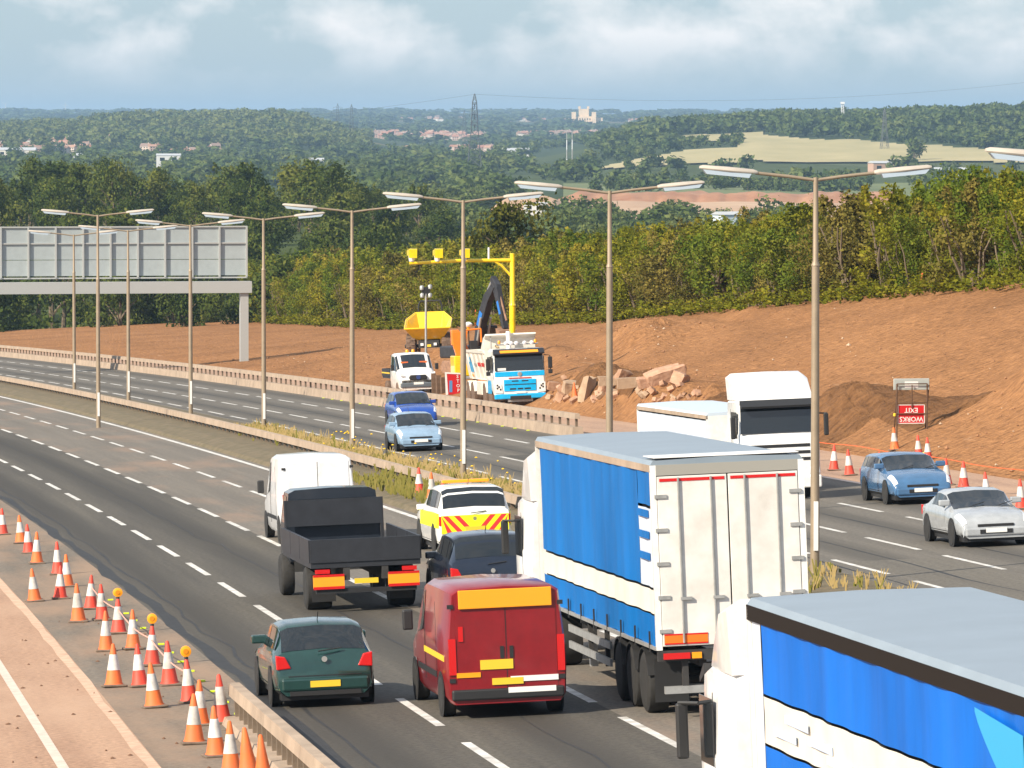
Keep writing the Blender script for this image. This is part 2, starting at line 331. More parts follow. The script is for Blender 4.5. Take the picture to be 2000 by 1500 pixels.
# fresh dark soil heaped along the foot of the slope
def mound(s0, s1, tc, wd, h, seed):
    ss_ = np.arange(s0, s1+.01, .5); nt_ = 22; P = []; T = []
    for s in ss_:
        for j in range(nt_):
            q = -1+2*j/(nt_-1); e = max(0.0, math.sin(math.pi*(s-s0)/(s1-s0)))**.6; t_ = tc+bend(s)+wd*q*(1+.25*fbm(s*.2, 3, 2, seed))
            z = h*e*(1-q*q)*(1+.55*fbm(s*.35, q*1.5, 3, seed))+.16*fbm(s*1.3, q*4, 3, seed+5)*(1-q*q)
            P.append(tuple(R(s, t_, ground(s, t_)+max(-.1, z)-(.12 if abs(q) > .99 or e < .05 else 0)))); T.append((t_, s))
    n = len(ss_); fs = [(i*nt_+j, i*nt_+j+1, (i+1)*nt_+j+1, (i+1)*nt_+j) for i in range(n-1) for j in range(nt_-1)]
    me = bpy.data.meshes.new('soil_mound'); me.from_pydata(P, [], fs); me.materials.append(EARTH_DARK); uvl = me.uv_layers.new(name='UVMap'); li = np.empty(len(me.loops), dtype=np.int32); me.loops.foreach_get('vertex_index', li); uvl.data.foreach_set('uv', np.array(T, dtype=np.float32)[li].ravel()); me.polygons.foreach_set('use_smooth', [True]*len(fs))
    o = bpy.data.objects.new('soil_mound', me); COL.objects.link(o); o['kind'] = 'structure'
mound(198, 228, 40.0, 1.4, .3, 2); mound(192, 214, 41.9, 1.5, .42, 5); mound(240, 262, 41.0, 1.4, .35, 8); mound(150, 176, 41.2, 1.1, .16, 17)
# painted lane lines, tar joints
def line(name, t0, width, s0, s1, dash=None, gap=None, material=M_MARK, z=.004, wob=0.0, follow=True, jit=0.0):
    b = MB(); s = s0
    segs = []
    if dash is None: segs = [(s0, s1)]
    else:
        while s < s1: segs.append((s, s+dash)); s += dash+gap
    for a, c in segs:
        n = max(1, int((c-a)/2.5)); row = []
        for i in range(n+1):
            q = a+(c-a)*i/n; d = wob*fbm(q*.23, t0, 3, 5) if wob else 0; wd = width*(1+jit*fbm(q*.6, t0+3, 2, 8))
            row += [tuple(Rc(q, t0+d-wd/2, z)), tuple(Rc(q, t0+d+wd/2, z))]
        b.add(row, [(2*i, 2*i+1, 2*i+3, 2*i+2) for i in range(n)])
    o = b.build(name, material); o['kind'] = 'structure'; return o
line('lane_line', 10.84, .16, 82.3-9.27*4+.1, 470, 6.0, 3.27); line('lane_line', 13.84, .16, 85.6-9.2*4, 470, 6.0, 3.2); line('lane_line', 16.6, .15, 60, 470, 6, 3.2)
line('edge_line', 19.05, .2, 40, 600); line('edge_line', 4.43, .17, 40, 500, material=M_MARKD)
line('lane_line', 25.28, .15, 125.7-9.3*9+.0, 560, 6.4, 2.9); line('lane_line', 27.9, .15, 134.5-9.2*10, 560, 6.4, 2.8); line('lane_line', 30.9, .15, 153.2-9.2*12, 560, 6.0, 3.2)
line('edge_line', 34.0, .2, 60, 228, material=M_MARKD)
PATCH_D = road_mat('asphalt_patch_dark', (.10, .093, .08), (.07, .065, .057), (.2, .15, .1)); PATCH_P = road_mat('asphalt_patch_pale', (.155, .142, .12), (.12, .11, .095), (.3, .2, .14))
for t0, t1, s0, s1, pm in ((14.2, 16.3, 74, 84, PATCH_D), (25.5, 27.7, 112, 131, PATCH_P), (28.1, 30.7, 176, 206, PATCH_D), (31.1, 33.6, 118, 140, PATCH_D)): sheet('road_patch', [t0, (t0+t1)/2, t1], list(np.linspace(s0, s1, 12)), flat(.002), pm)
M_TAR = mat('tar_seal', (.02, .02, .021), .75, 0, .3, 3); M_JOINT = mat('dusty_joint', (.55, .36, .25), .9, 0, .2, 4)
line('tar_strip', 8.62, .26, 60, 300, material=M_TAR, z=.003, wob=.2, jit=.9); line('tar_strip', 9.05, .06, 60, 300, material=M_TAR, z=.003, wob=.25, jit=.8)
line('tar_strip', 12.35, .04, 60, 300, material=M_TAR, z=.003, wob=.3, jit=.9)
line('tar_strip', 26.5, .07, 90, 330, material=M_TAR, z=.003, wob=.2, jit=1.6); line('tar_strip', 29.3, .06, 90, 330, material=M_TAR, z=.003, wob=.2, jit=1.6); line('tar_strip', 24.9, .06, 90, 330, material=M_TAR, z=.003, wob=.2, jit=1.6)
line('dust_ridge', 5.78, .2, 40, 400, material=M_JOINT, z=.006, wob=.05, jit=.5)
def splash():                                            # mud clods dropped on the haul road
    b = MB()
    for i in range(70):
        s = random.uniform(82, 125); t = random.choice([random.gauss(3.6, .5), random.gauss(5.0, .6), random.uniform(5.8, 8)]); r = random.uniform(.012, .04)
        c = Rc(s, t, .0)
        b.add([(c[0]+r*math.cos(k*1.05)*random.uniform(.7, 1.8), c[1]+r*3*math.sin(k*1.05), c[2]+.006) for k in range(6)]+[(c[0], c[1], c[2]+.03)], [(k, (k+1) % 6, 6) for k in range(6)])
    tag(b.build('mud_crumbs', mat('mud_crumb', (.17, .085, .045), .95)), 'dark crumbs of mud dropped on the dusty haul road', 'soil', kind='stuff')
splash()

# ------------------------------------------------------------------ the far country
BASE = [(300, -20), (600, -23), (1000, -27), (1500, -30), (3000, -30), (5000, -28), (6500, -24), (8000, -14.5), (9000, -8), (10500, -1), (12000, 8), (13500, 17), (16000, 14), (20000, 5), (30000, 0)]
def smooth(a, b, x): k = min(1, max(0, (x-a)/(b-a))); return k*k*(3-2*k)
RH = [(1050, 0), (1180, 10), (1260, 17), (1500, 24), (2000, 29), (2600, 34), (4000, 34)]
LH = [(-1500, 16), (0, 15), (150, 18), (240, 25), (560, 25), (660, 12), (760, 2), (850, 0)]
def TZ(x, r):
    z = lerp_tab(BASE, r)
    z += lerp_tab(RH, x)*smooth(2450, 4200, r)*(1-smooth(4900, 6500, r))
    z += lerp_tab(LH, x)*smooth(3700, 5500, r)*(1-smooth(5900, 7600, r))
    z += 8*smooth(600, 900, r)*(1-smooth(1000, 1500, r))*(1-smooth(700, 950, x))
    z += (fbm(x*.004+r*.0007, r*.0011, 3, 4))*2.2*smooth(900, 2500, r)
    if r > 9000: z += 5*fbm(x*.006, r*.0004, 3, 14)*smooth(9000, 13000, r)
    if r < 900:
        P = C0+np.array([(x-1000)/11000*r, r, 0]); zr = -((P-C0)[:2]@N[:2]+HC)/N[2]
        z = (zr-2.5)*(1-smooth(620, 900, r))+z*smooth(620, 900, r)
    return CAM_Z+z
def T_(x, r, dz=0.0): return bearing(x, r, TZ(x, r)+dz)
def terrain_mat():
    m = bpy.data.materials.new('valley_floor'); m.use_nodes = True; t = m.node_tree; b = t.nodes['Principled BSDF']; l = t.links.new
    b.inputs['Roughness'].default_value = .95; b.inputs['Specular IOR Level'].default_value = .1
    g = t.nodes.new('ShaderNodeNewGeometry'); v = t.nodes.new('ShaderNodeTexVoronoi'); v.inputs['Scale'].default_value = .0035; v.inputs['Randomness'].default_value = .9
    mpn = t.nodes.new('ShaderNodeMapping'); mpn.inputs['Scale'].default_value = (1, .45, 0); l(g.outputs['Position'], mpn.inputs[0]); l(mpn.outputs[0], v.inputs['Vector'])
    sp = t.nodes.new('ShaderNodeSeparateColor'); l(v.outputs['Color'], sp.inputs[0])
    r = t.nodes.new('ShaderNodeValToRGB'); r.color_ramp.interpolation = 'CONSTANT'; e = r.color_ramp.elements; e[0].color = (.05, .075, .025, 1); e[1].position = .35; e[1].color = (.075, .10, .03, 1)
    for p, c in ((.6, (.06, .085, .03)), (.8, (.19, .17, .08)), (.92, (.10, .12, .045))): q = e.new(p); q.color = (*c, 1)
    l(sp.outputs[0], r.inputs[0]); n = t.nodes.new('ShaderNodeTexNoise'); n.inputs['Scale'].default_value = .05; n.inputs['Detail'].default_value = 6; l(g.outputs['Position'], n.inputs['Vector'])
    mx = t.nodes.new('ShaderNodeMix'); mx.data_type = 'RGBA'; mx.blend_type = 'MULTIPLY'; mx.inputs[0].default_value = .5; l(r.outputs[0], mx.inputs[6]); l(n.outputs['Fac'], mx.inputs[7]); l(mx.outputs[2], b.inputs['Base Color'])
    return m
M_TERR = terrain_mat()
def far_sheet(name, xs, rs, dz, material, shape=None):
    P = [tuple(T_(x, r, dz)) for r in rs for x in xs]; n = len(xs)
    fs = [(i*n+j, i*n+j+1, (i+1)*n+j+1, (i+1)*n+j) for i in range(len(rs)-1) for j in range(n-1) if shape is None or shape((xs[j]+xs[j+1])/2, (rs[i]+rs[i+1])/2)]
    me = bpy.data.meshes.new(name); me.from_pydata(P, [], fs); me.materials.append(material); me.polygons.foreach_set('use_smooth', [True]*len(fs))
    o = bpy.data.objects.new(name, me); COL.objects.link(o); o['kind'] = 'structure'; return o
rsT = list(np.geomspace(120, 26000, 190)); far_sheet('terrain', list(range(-2600, 4601, 60)), rsT, 0, M_TERR)
M_STRAW = mat('stubble_field', (.30, .265, .12), .95, 0, col2=(.42, .35, .175), scale=.02, coords='Object', stretch=(1, .3, 1), detail=8)
M_GRASSF = mat('pasture', (.09, .12, .035), .95, 0, col2=(.14, .16, .05), scale=.03, coords='Object')
M_QUARRY = mat('quarry_earth', (.36, .22, .13), .95, 0, col2=(.48, .33, .21), scale=.03, coords='Object', stretch=(1, .25, 1), detail=8)
M_QUARRY2 = mat('quarry_bank', (.27, .12, .06), .95, 0, col2=(.38, .2, .11), scale=.08, coords='Object')
def wav(x, k, a, s=0): return a*fbm(x*k, 1.7, 3, s)
far_sheet('stubble_field', list(range(1150, 1470, 8)), list(np.linspace(3020, 3420, 12)), 1.0, M_STRAW, lambda x, r: r > 3040+(x-1190)*.0+wav(x, .02, 60) and r < 3120+(x-1170)*1.5 and r < 3390 and x < 1455)
far_sheet('stubble_field', list(range(1440, 2100, 10)), list(np.linspace(2960, 3800, 26)), 1.0, M_STRAW, lambda x, r: 3060-(x-1500)*.12+wav(x, .01, 60, 3) < r < 3700-(x-1480)*1.0+wav(x, .012, 80, 5))
far_sheet('stubble_field', list(range(1330, 1500, 10)), list(np.linspace(3560, 3900, 12)), 1.0, M_STRAW, lambda x, r: 3600 < r < 3860+wav(x, .02, 60, 7))
far_sheet('pasture', list(range(1100, 2100, 20)), list(np.linspace(2050, 2560, 12)), .8, M_GRASSF)
far_sheet('quarry_floor', list(range(1030, 1780, 15)), list(np.linspace(1560, 1990, 18)), 1.0, M_QUARRY, lambda x, r: r > 1600+wav(x, .02, 50))
def bank(name, x0, x1, r, h, material, seed):            # low spoil banks behind the quarry floor
    b = MB(); xs = list(range(x0, x1+1, 6)); rows = []
    for k, (dr, hh) in enumerate(((0, 0), (12, .7), (22, 1), (60, .9), (90, 0))):
        rows.append([tuple(T_(x, r+dr+8*vnoise(x*.05, k, seed), .5+h*hh*(1+.5*fbm(x*.03, k, 3, seed))*min(1, (x-x0)/40+.05, (x1-x)/40+.05))) for x in xs])
    n = len(xs); b.add([p for rw in rows for p in rw], [(i*n+j, i*n+j+1, (i+1)*n+j+1, (i+1)*n+j) for i in range(len(rows)-1) for j in range(n-1)])
    o = b.build(name, material, smooth=60); o['kind'] = 'structure'
bank('spoil_bank', 1090, 1780, 1990, 3.4, M_QUARRY2, 3); bank('spoil_bank', 950, 1120, 1760, 4.2, M_QUARRY, 6)
# ------------------------------------------------------------------ vegetation
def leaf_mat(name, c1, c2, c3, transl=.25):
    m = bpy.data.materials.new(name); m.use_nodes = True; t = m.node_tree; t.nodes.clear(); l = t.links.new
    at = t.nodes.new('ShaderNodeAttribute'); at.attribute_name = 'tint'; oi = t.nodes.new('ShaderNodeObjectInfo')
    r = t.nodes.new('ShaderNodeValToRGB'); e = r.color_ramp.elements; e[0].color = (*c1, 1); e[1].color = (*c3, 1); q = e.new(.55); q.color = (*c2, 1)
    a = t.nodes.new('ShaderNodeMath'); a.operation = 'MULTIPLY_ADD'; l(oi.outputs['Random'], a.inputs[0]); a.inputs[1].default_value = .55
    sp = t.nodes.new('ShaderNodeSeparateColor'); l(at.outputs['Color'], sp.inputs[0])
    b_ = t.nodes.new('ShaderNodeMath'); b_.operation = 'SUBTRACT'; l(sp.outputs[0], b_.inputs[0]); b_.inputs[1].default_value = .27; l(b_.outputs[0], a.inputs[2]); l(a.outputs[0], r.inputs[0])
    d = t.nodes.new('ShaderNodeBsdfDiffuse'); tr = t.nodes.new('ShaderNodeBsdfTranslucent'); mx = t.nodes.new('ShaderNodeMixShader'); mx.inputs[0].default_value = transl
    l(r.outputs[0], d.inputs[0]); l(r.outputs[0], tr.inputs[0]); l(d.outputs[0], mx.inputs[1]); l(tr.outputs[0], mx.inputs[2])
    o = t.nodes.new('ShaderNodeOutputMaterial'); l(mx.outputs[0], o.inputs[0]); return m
LF_HEDGE = leaf_mat('hedge_leaves', (.115, .14, .015), (.265, .265, .026), (.42, .335, .045), .48)
LF_HEDGE_G = leaf_mat('hedge_leaves_green', (.075, .125, .018), (.17, .22, .028), (.31, .3, .045), .47)
LF_HEDGE_B = leaf_mat('hedge_leaves_brown', (.10, .10, .026), (.21, .18, .042), (.33, .26, .065), .42)
LF_WOOD = leaf_mat('wood_leaves', (.045, .074, .02), (.10, .135, .03), (.19, .2, .045), .42)
LF_VALLEY = leaf_mat('valley_leaves', (.07, .11, .035), (.115, .155, .045), (.19, .215, .07), .35)
LF_FAR = leaf_mat('far_leaves', (.055, .09, .035), (.08, .115, .042), (.12, .145, .055), .2)
LF_WEED = leaf_mat('weed_stalks', (.10, .12, .02), (.2, .17, .05), (.34, .25, .11), .2)
M_BARK = mat('bark', (.10, .075, .05), .9, 0, col2=(.19, .145, .095), scale=6)
def lobes_for(kind, g):
    L_ = []
    if kind == 'bush':
        for i in range(13): a = g.uniform(0, 6.28); q = g.uniform(.08, .38); L_.append(((q*math.cos(a), q*math.sin(a), g.uniform(.26, .76)), g.uniform(.09, .17)))
        for i in range(7):
            a = g.uniform(0, 6.28); q = g.uniform(.02, .3); z_ = g.uniform(.72, .86)
            for k in range(3): L_.append(((q*math.cos(a)+.015*k, q*math.sin(a), z_+.05*k), .075-.02*k))
        for i in range(int(g.integers(0, 5))): a = g.uniform(0, 6.28); q = g.uniform(.1, .3); L_.append(((q*math.cos(a), q*math.sin(a), g.uniform(.1, .25)), g.uniform(.07, .13)))
    elif kind == 'tree':
        for i in range(12): a = g.uniform(0, 6.28); q = g.uniform(.0, .30); z = g.uniform(.38, .80); q *= (1.15-abs(z-.55)*1.3); L_.append(((q*math.cos(a), q*math.sin(a), z), g.uniform(.13, .22)))
        for i in range(5): a = g.uniform(0, 6.28); q = g.uniform(.0, .16); L_.append(((q*math.cos(a), q*math.sin(a), g.uniform(.8, .9)), g.uniform(.07, .11)))
        for i in range(4): a = g.uniform(0, 6.28); q = g.uniform(.15, .3); L_.append(((q*math.cos(a), q*math.sin(a), g.uniform(.22, .36)), g.uniform(.1, .15)))
    else:
        for i in range(7): a = g.uniform(0, 6.28); q = g.uniform(0, .32); L_.append(((q*math.cos(a), q*math.sin(a), g.uniform(.3, .75)), g.uniform(.18, .28)))
    return L_
def leaf_cloud(n, kind, size, seed, outward=.55):
    g = np.random.default_rng(seed); Lb = lobes_for(kind, g); w_ = np.array([r**2 for _, r in Lb]); idx = g.choice(len(Lb), n, p=w_/w_.sum())
    c = np.array([p for p, _ in Lb])[idx]; rr = np.array([r for _, r in Lb])[idx]
    d = g.normal(size=(n, 3)); d /= np.linalg.norm(d, axis=1)[:, None]
    rad_ = rr*np.where(g.random(n) < .12, g.uniform(1.0, 1.35, n), g.uniform(.55, 1.0, n)); P = c+d*rad_[:, None]; P[:, 2] = np.maximum(P[:, 2], .03)
    a = g.normal(size=(n, 3)); a /= np.linalg.norm(a, axis=1)[:, None]; b = np.cross(a, d); b /= np.linalg.norm(b, axis=1)[:, None]+1e-9
    sz = size*g.uniform(.6, 1.4, n)[:, None]
    verts = np.stack([P-a*sz*.62, P+b*sz*.38, P+a*sz*.62, P-b*sz*.38], 1).reshape(-1, 3)
    nr = d*outward+g.normal(size=(n, 3))*.35+np.array([0, 0, .15]); nr /= np.linalg.norm(nr, axis=1)[:, None]
    lobe_t = g.uniform(.25, .75, len(Lb))[idx]
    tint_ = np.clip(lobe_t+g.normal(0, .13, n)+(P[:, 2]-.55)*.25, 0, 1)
    return verts, np.repeat(nr, 4, 0), np.repeat(tint_, 4)
def quads_mesh(name, verts, nrm, tint_, material):
    n = len(verts)//4; me = bpy.data.meshes.new(name); me.vertices.add(len(verts)); me.vertices.foreach_set('co', verts.astype(np.float32).ravel())
    me.loops.add(4*n); me.loops.foreach_set('vertex_index', np.arange(4*n, dtype=np.int32)); me.polygons.add(n)
    me.polygons.foreach_set('loop_start', np.arange(0, 4*n, 4, dtype=np.int32)); me.update(calc_edges=True)
    ca = me.color_attributes.new('tint', 'FLOAT_COLOR', 'POINT'); ca.data.foreach_set('color', np.repeat(tint_[:, None], 4, 1).astype(np.float32).ravel())
    me.polygons.foreach_set('use_smooth', [True]*n)
    me.normals_split_custom_set_from_vertices(nrm.astype(np.float32)); me.materials.append(material); return me
def trunk_mesh(name, kind, seed):
    g = random.Random(seed); b = MB()
    if kind == 'bush':
        for i in range(6):
            a = g.uniform(0, 6.28); q = g.uniform(.02, .08); p = [(q*math.cos(a), q*math.sin(a), -.03)]
            for k in range(4): q += g.uniform(.02, .07); a += g.uniform(-.3, .3); p.append((q*math.cos(a), q*math.sin(a), .16*(k+1)))
            b.tube(p, [.016, .013, .011, .008, .005], 5)
    else:
        b.tube([(0, 0, -.03), (.01, .0, .15), (-.01, .01, .4), (.01, 0, .7)], [.035, .028, .02, .008], 7)
        for i in range(6):
            a = g.uniform(0, 6.28); z = g.uniform(.2, .5); b.tube([(0, 0, z), (.1*math.cos(a), .1*math.sin(a), z+.12), (.22*math.cos(a), .22*math.sin(a), z+.2)], [.014, .009, .004], 5)
    return b.mesh(name, M_BARK, 50)
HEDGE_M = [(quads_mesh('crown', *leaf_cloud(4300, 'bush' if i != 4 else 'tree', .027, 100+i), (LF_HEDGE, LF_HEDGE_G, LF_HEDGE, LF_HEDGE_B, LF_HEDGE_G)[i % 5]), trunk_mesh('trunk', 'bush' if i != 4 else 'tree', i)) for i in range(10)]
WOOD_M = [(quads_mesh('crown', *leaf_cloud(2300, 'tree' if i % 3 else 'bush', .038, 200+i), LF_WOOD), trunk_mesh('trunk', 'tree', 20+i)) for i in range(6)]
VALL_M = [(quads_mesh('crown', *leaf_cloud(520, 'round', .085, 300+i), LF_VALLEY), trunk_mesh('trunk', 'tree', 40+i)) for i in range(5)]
def plant_tree(name, tmpl, P, h, wd, label, group, cat='tree'):
    r = thing(name, label, cat, at_m(P, random.uniform(0, 6.28), (wd, wd, h)), group)
    for nm, me in (('crown', tmpl[0]), ('trunk', tmpl[1])):
        o = bpy.data.objects.new(nm, me); COL.objects.link(o); o.parent = r
    return r
# hedgerow of hawthorn along the top of the cutting
s = 206.0; k = 0
ZONES = [(500, 'behind the overhead sign'), (780, 'left of the yellow dumper'), (1000, 'between the dumper and the yellow camera pole'), (1180, 'just right of the yellow camera pole'), (1390, 'above the tumbled rocks'), (1600, 'above the white lorry'), (1800, 'above the upside down sign'), (9999, 'at the right edge of the slope')]
while s < 640:
    for row, (t0, hm) in enumerate(((55.6, .92), (59.3, 1.05), (63.5, 1.12))):
        ss_ = s+random.uniform(-1.2, 1.2)+row*.9; tt = t0+random.uniform(-.9, .9)
        hh = float(np.interp(ss_, [200, 270, 300, 362, 430, 640], [4.7, 5.3, 4.9, 5.6, 6.0, 6.5]))*hm*random.uniform(.74, 1.2)
        if row == 2 and 300 < ss_ < 380: hh *= .9
        px = project(G(ss_, tt))[0]
        if px > 2600 or px < -260: continue
        zone = next(z for lim, z in ZONES if px < lim)
        lab = ['olive green hawthorn in the front row %s', 'taller hawthorn in the middle row %s', 'hawthorn at the back of the thicket %s'][row] % zone
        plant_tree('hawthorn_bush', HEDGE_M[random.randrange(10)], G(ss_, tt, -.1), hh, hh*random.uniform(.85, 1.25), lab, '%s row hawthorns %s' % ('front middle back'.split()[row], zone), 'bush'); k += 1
    s += 3.2 if s < 420 else 4.4
LF_TALL = leaf_mat('tall_tree_leaves', (.06, .075, .016), (.13, .135, .024), (.23, .2, .04), .42)
tall = (quads_mesh('crown', *leaf_cloud(5200, 'tree', .028, 900), LF_TALL), WOOD_M[0][1])
plant_tree('tall_tree', tall, G(436, 58, -.1), 10.6, 9.2, 'tall olive green tree standing above the thicket behind the camera gantry', None)
plant_tree('tall_tree', tall, G(322, 60, -.1), 6.4, 3.6, 'spiky topped bright tree poking above the thicket beside the far quarry', None)
# brambles and low scrub at the foot of the hedge
def scrub(name, pts, hrange, material, label, cat, n=26, size=.16):
    V_, N_, T__ = [], [], []
    for P in pts:
        g = np.random.default_rng(int(abs(P[0]*91+P[1]*37)) % 99991); h = g.uniform(*hrange)
        v, nr, ti = leaf_cloud(n, 'round', size/h, int(g.integers(1e6))); V_.append(v*np.array([h*1.5, h*1.5, h])+P); N_.append(nr); T__.append(ti)
    o = bpy.data.objects.new(name, quads_mesh(name, np.concatenate(V_), np.concatenate(N_), np.concatenate(T__), material)); COL.objects.link(o); tag(o, label, cat, kind='stuff')
scrub('bramble_scrub', [G(a, 53.9+random.uniform(-.5, 1.2), -.05) for a in np.arange(206, 640, .75)], (.4, 1.4), LF_HEDGE, 'low brambles and grass along the foot of the hawthorns', 'scrub', 60, .13)
# the dark wood in the middle distance
cnt = 0; tries = 0
while cnt < 186 and tries < 3000:
    tries += 1; x = random.uniform(-160, 1330); r = random.choice([random.uniform(600, 760), random.uniform(760, 950), random.uniform(950, 1150)])
    if x > 820 and not (760 < r < 1000): continue
    if x > 1000 and random.random() < .4: continue
    h = random.uniform(6.8, 12.5)*(1.12 if x < 300 else 1)*(.85 if x > 820 else 1)
    wz = 'beyond the thicket right of the tall tree' if x > 960 else ('left of the tall tree' if x > 600 else ('above the right end of the overhead sign' if x > 300 else 'above the left end of the overhead sign')); wsize = 'tall' if h > 10 else 'smaller'; wz += ' in front' if r < 760 else (' midway' if r < 950 else ' at the back')
    plant_tree('woodland_tree', WOOD_M[random.randrange(6)], T_(x, r, -.3), h, h*random.uniform(.7, 1.25), '%s dark woodland tree %s' % (wsize, wz), '%s wood trees %s' % (wsize, wz)); cnt += 1
# individual valley trees on and around the nearer fields
VT = [(1165, 2120, 9), (1395, 2330, 9), (1460, 2300, 8), (1525, 2300, 7), (1545, 2290, 7.5), (1571, 2280, 8), (1330, 2500, 8), (1790, 2450, 9), (1640, 2450, 8), (1690, 2420, 9), (1225, 3080, 7), (1265, 3120, 4), (1785, 3060, 15), (1240, 2350, 10), (1640, 4350, 17), (1240, 4000, 14), (1905, 2560, 10), (1840, 2520, 9)]
for x, r, h in VT:
    plant_tree('field_tree', VALL_M[cnt % 5], T_(x, r, -.3), h, h*random.uniform(.95, 1.3), 'round crowned tree standing by itself among the far fields', 'single trees among the far fields'); cnt += 1
# the far woods as one mass each
FARM = [leaf_cloud(110, 'round', .2, 500+i, .75) for i in range(6)]; TINY = [leaf_cloud(46, 'round', .3, 600+i, .8) for i in range(5)]
def mass(name, spots, tm, material, label):
    V_, N_, T__ = [], [], []
    for (x, r, h, wd) in spots:
        v, nr, ti = tm[int(rng.integers(len(tm)))]; a = rng.uniform(0, 6.28); c_, s_ = math.cos(a), math.sin(a); M3 = np.array([[c_, -s_, 0], [s_, c_, 0], [0, 0, 1]])
        V_.append((v@M3.T)*np.array([wd, wd, h])+T_(x, r, -.4)); N_.append(nr@M3.T); T__.append(np.clip(ti+rng.normal(0, .16), 0, 1))
    o = bpy.data.objects.new(name, quads_mesh(name, np.concatenate(V_), np.concatenate(N_), np.concatenate(T__), material)); COL.objects.link(o); tag(o, label, 'woodland', kind='stuff')
def open_ground(x, r):
    if x > 1130 and 2420 < r < 3060 and rng.random() < .93: return True
    if 1030 < x < 1800 and 1540 < r < 2120: return True
    if 1080 < x < 2100 and 2040 < r < 2280: return True
    if 940 < x < 1130 and 1640 < r < 1900: return True
    if x > 1160 and 2960 < r < 3120+(x-1170)*1.6 and r < 3420 and x < 1460: return True
    if 1440 < x and 2960 < r < 3720-(x-1480)*1.0: return True
    if 1320 < x < 1500 and 3560 < r < 3880: return True
    return False
HOUSE_SPOTS = []
def near_house(x, r): return any(abs(x-a) < 10 and 0 < b-r < 140 for a, b in HOUSE_SPOTS)
for i in range(34): HOUSE_SPOTS.append((rng.uniform(-10, 215), rng.uniform(4250, 4700)))
for i in range(12): HOUSE_SPOTS.append((rng.uniform(280, 430), rng.uniform(4050, 4300)))
for i in range(95): a = rng.uniform(0, 1); HOUSE_SPOTS.append((655+a*290+rng.normal(0, 6), 6500+rng.uniform(0, 800)))
for i in range(34): HOUSE_SPOTS.append((rng.uniform(1010, 1180), rng.uniform(6900, 7300)))
for i in range(16): HOUSE_SPOTS.append((rng.uniform(790, 1010), rng.uniform(4700, 5200)))
for i in range(80): HOUSE_SPOTS.append((rng.uniform(690, 1500), rng.uniform(9800, 11200)))
def scatter(n, xr, rr_, hr, wr, dens=None, clear=True, power=1.0):
    o = []; t_ = 0
    while len(o) < n and t_ < n*6:
        t_ += 1; x = rng.uniform(*xr); r = rr_[0]+(rr_[1]-rr_[0])*rng.random()**power
        if clear and (open_ground(x, r) or near_house(x, r)): continue
        if dens is not None and vnoise(x*.012+r*.0004, r*.0021, 31) < dens+rng.uniform(-.15, .15): continue
        h = rng.uniform(*hr); o.append((x, r, h, h*rng.uniform(*wr)))
    return o
FINE = [leaf_cloud(430, 'round', .095, 700+i, .7) for i in range(6)]
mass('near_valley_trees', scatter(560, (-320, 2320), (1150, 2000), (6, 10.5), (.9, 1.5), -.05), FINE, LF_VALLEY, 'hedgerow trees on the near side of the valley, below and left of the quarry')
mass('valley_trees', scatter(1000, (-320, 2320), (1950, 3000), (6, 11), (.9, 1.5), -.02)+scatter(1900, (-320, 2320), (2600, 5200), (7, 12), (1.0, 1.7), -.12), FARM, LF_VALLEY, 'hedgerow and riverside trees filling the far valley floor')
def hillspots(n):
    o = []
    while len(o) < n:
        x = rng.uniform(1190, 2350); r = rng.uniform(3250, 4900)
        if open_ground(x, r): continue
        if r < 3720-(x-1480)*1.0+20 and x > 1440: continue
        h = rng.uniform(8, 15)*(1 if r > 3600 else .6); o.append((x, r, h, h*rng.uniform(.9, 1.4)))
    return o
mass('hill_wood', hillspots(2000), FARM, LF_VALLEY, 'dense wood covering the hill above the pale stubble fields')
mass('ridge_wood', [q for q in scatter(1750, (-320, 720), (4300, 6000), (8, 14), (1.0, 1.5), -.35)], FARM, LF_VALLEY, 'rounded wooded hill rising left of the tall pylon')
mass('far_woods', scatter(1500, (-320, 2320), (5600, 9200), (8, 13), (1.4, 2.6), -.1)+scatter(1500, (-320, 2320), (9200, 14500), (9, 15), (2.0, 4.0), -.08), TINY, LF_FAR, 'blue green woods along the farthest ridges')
# weeds in the central reservation
def weeds():
    V_, N_, T__ = [], [], []
    for i in range(2600):
        if random.random() < .75: s = random.uniform(150, 245); t = random.gauss(22.9, .5)
        elif random.random() < .6: s = random.uniform(163, 186); t = random.uniform(19.7, 21.9)
        else: s = random.uniform(110, 150); t = random.gauss(22.9, .6)
        if not 19.5 < t < 24.1: continue
        P = Rc(s, t, .2); h = random.uniform(.12, .38)*(1.7 if random.random() < .06 else 1); green = 1 if (t < 22 or random.random() < .2) else 0
        for k in range(5):
            a = random.uniform(-.9, .9); l_ = np.array([math.cos(a), math.sin(a), 0]); top = P+np.array([random.gauss(0, .2)*h, random.gauss(0, .2)*h, h*random.uniform(.6, 1)]); wd = .018 if green == 0 else .03
            V_ += [P-l_*wd, P+l_*wd, top+l_*wd*.5, top-l_*wd*.5]; nn = np.array([-.3, -.5, .8]); N_ += [nn]*4; T__ += [(.15 if green else .75)+random.uniform(-.15, .2)]*4
    o = bpy.data.objects.new('median_weeds', quads_mesh('median_weeds', np.array(V_), np.array(N_)/np.linalg.norm(N_[0]), np.array(T__), LF_WEED)); COL.objects.link(o)
    tag(o, 'dry straw coloured weeds and grass growing in the central reservation', 'weeds', kind='stuff')
weeds()
M_FLOWER = mat('ragwort_yellow', (.8, .5, .01), .7)
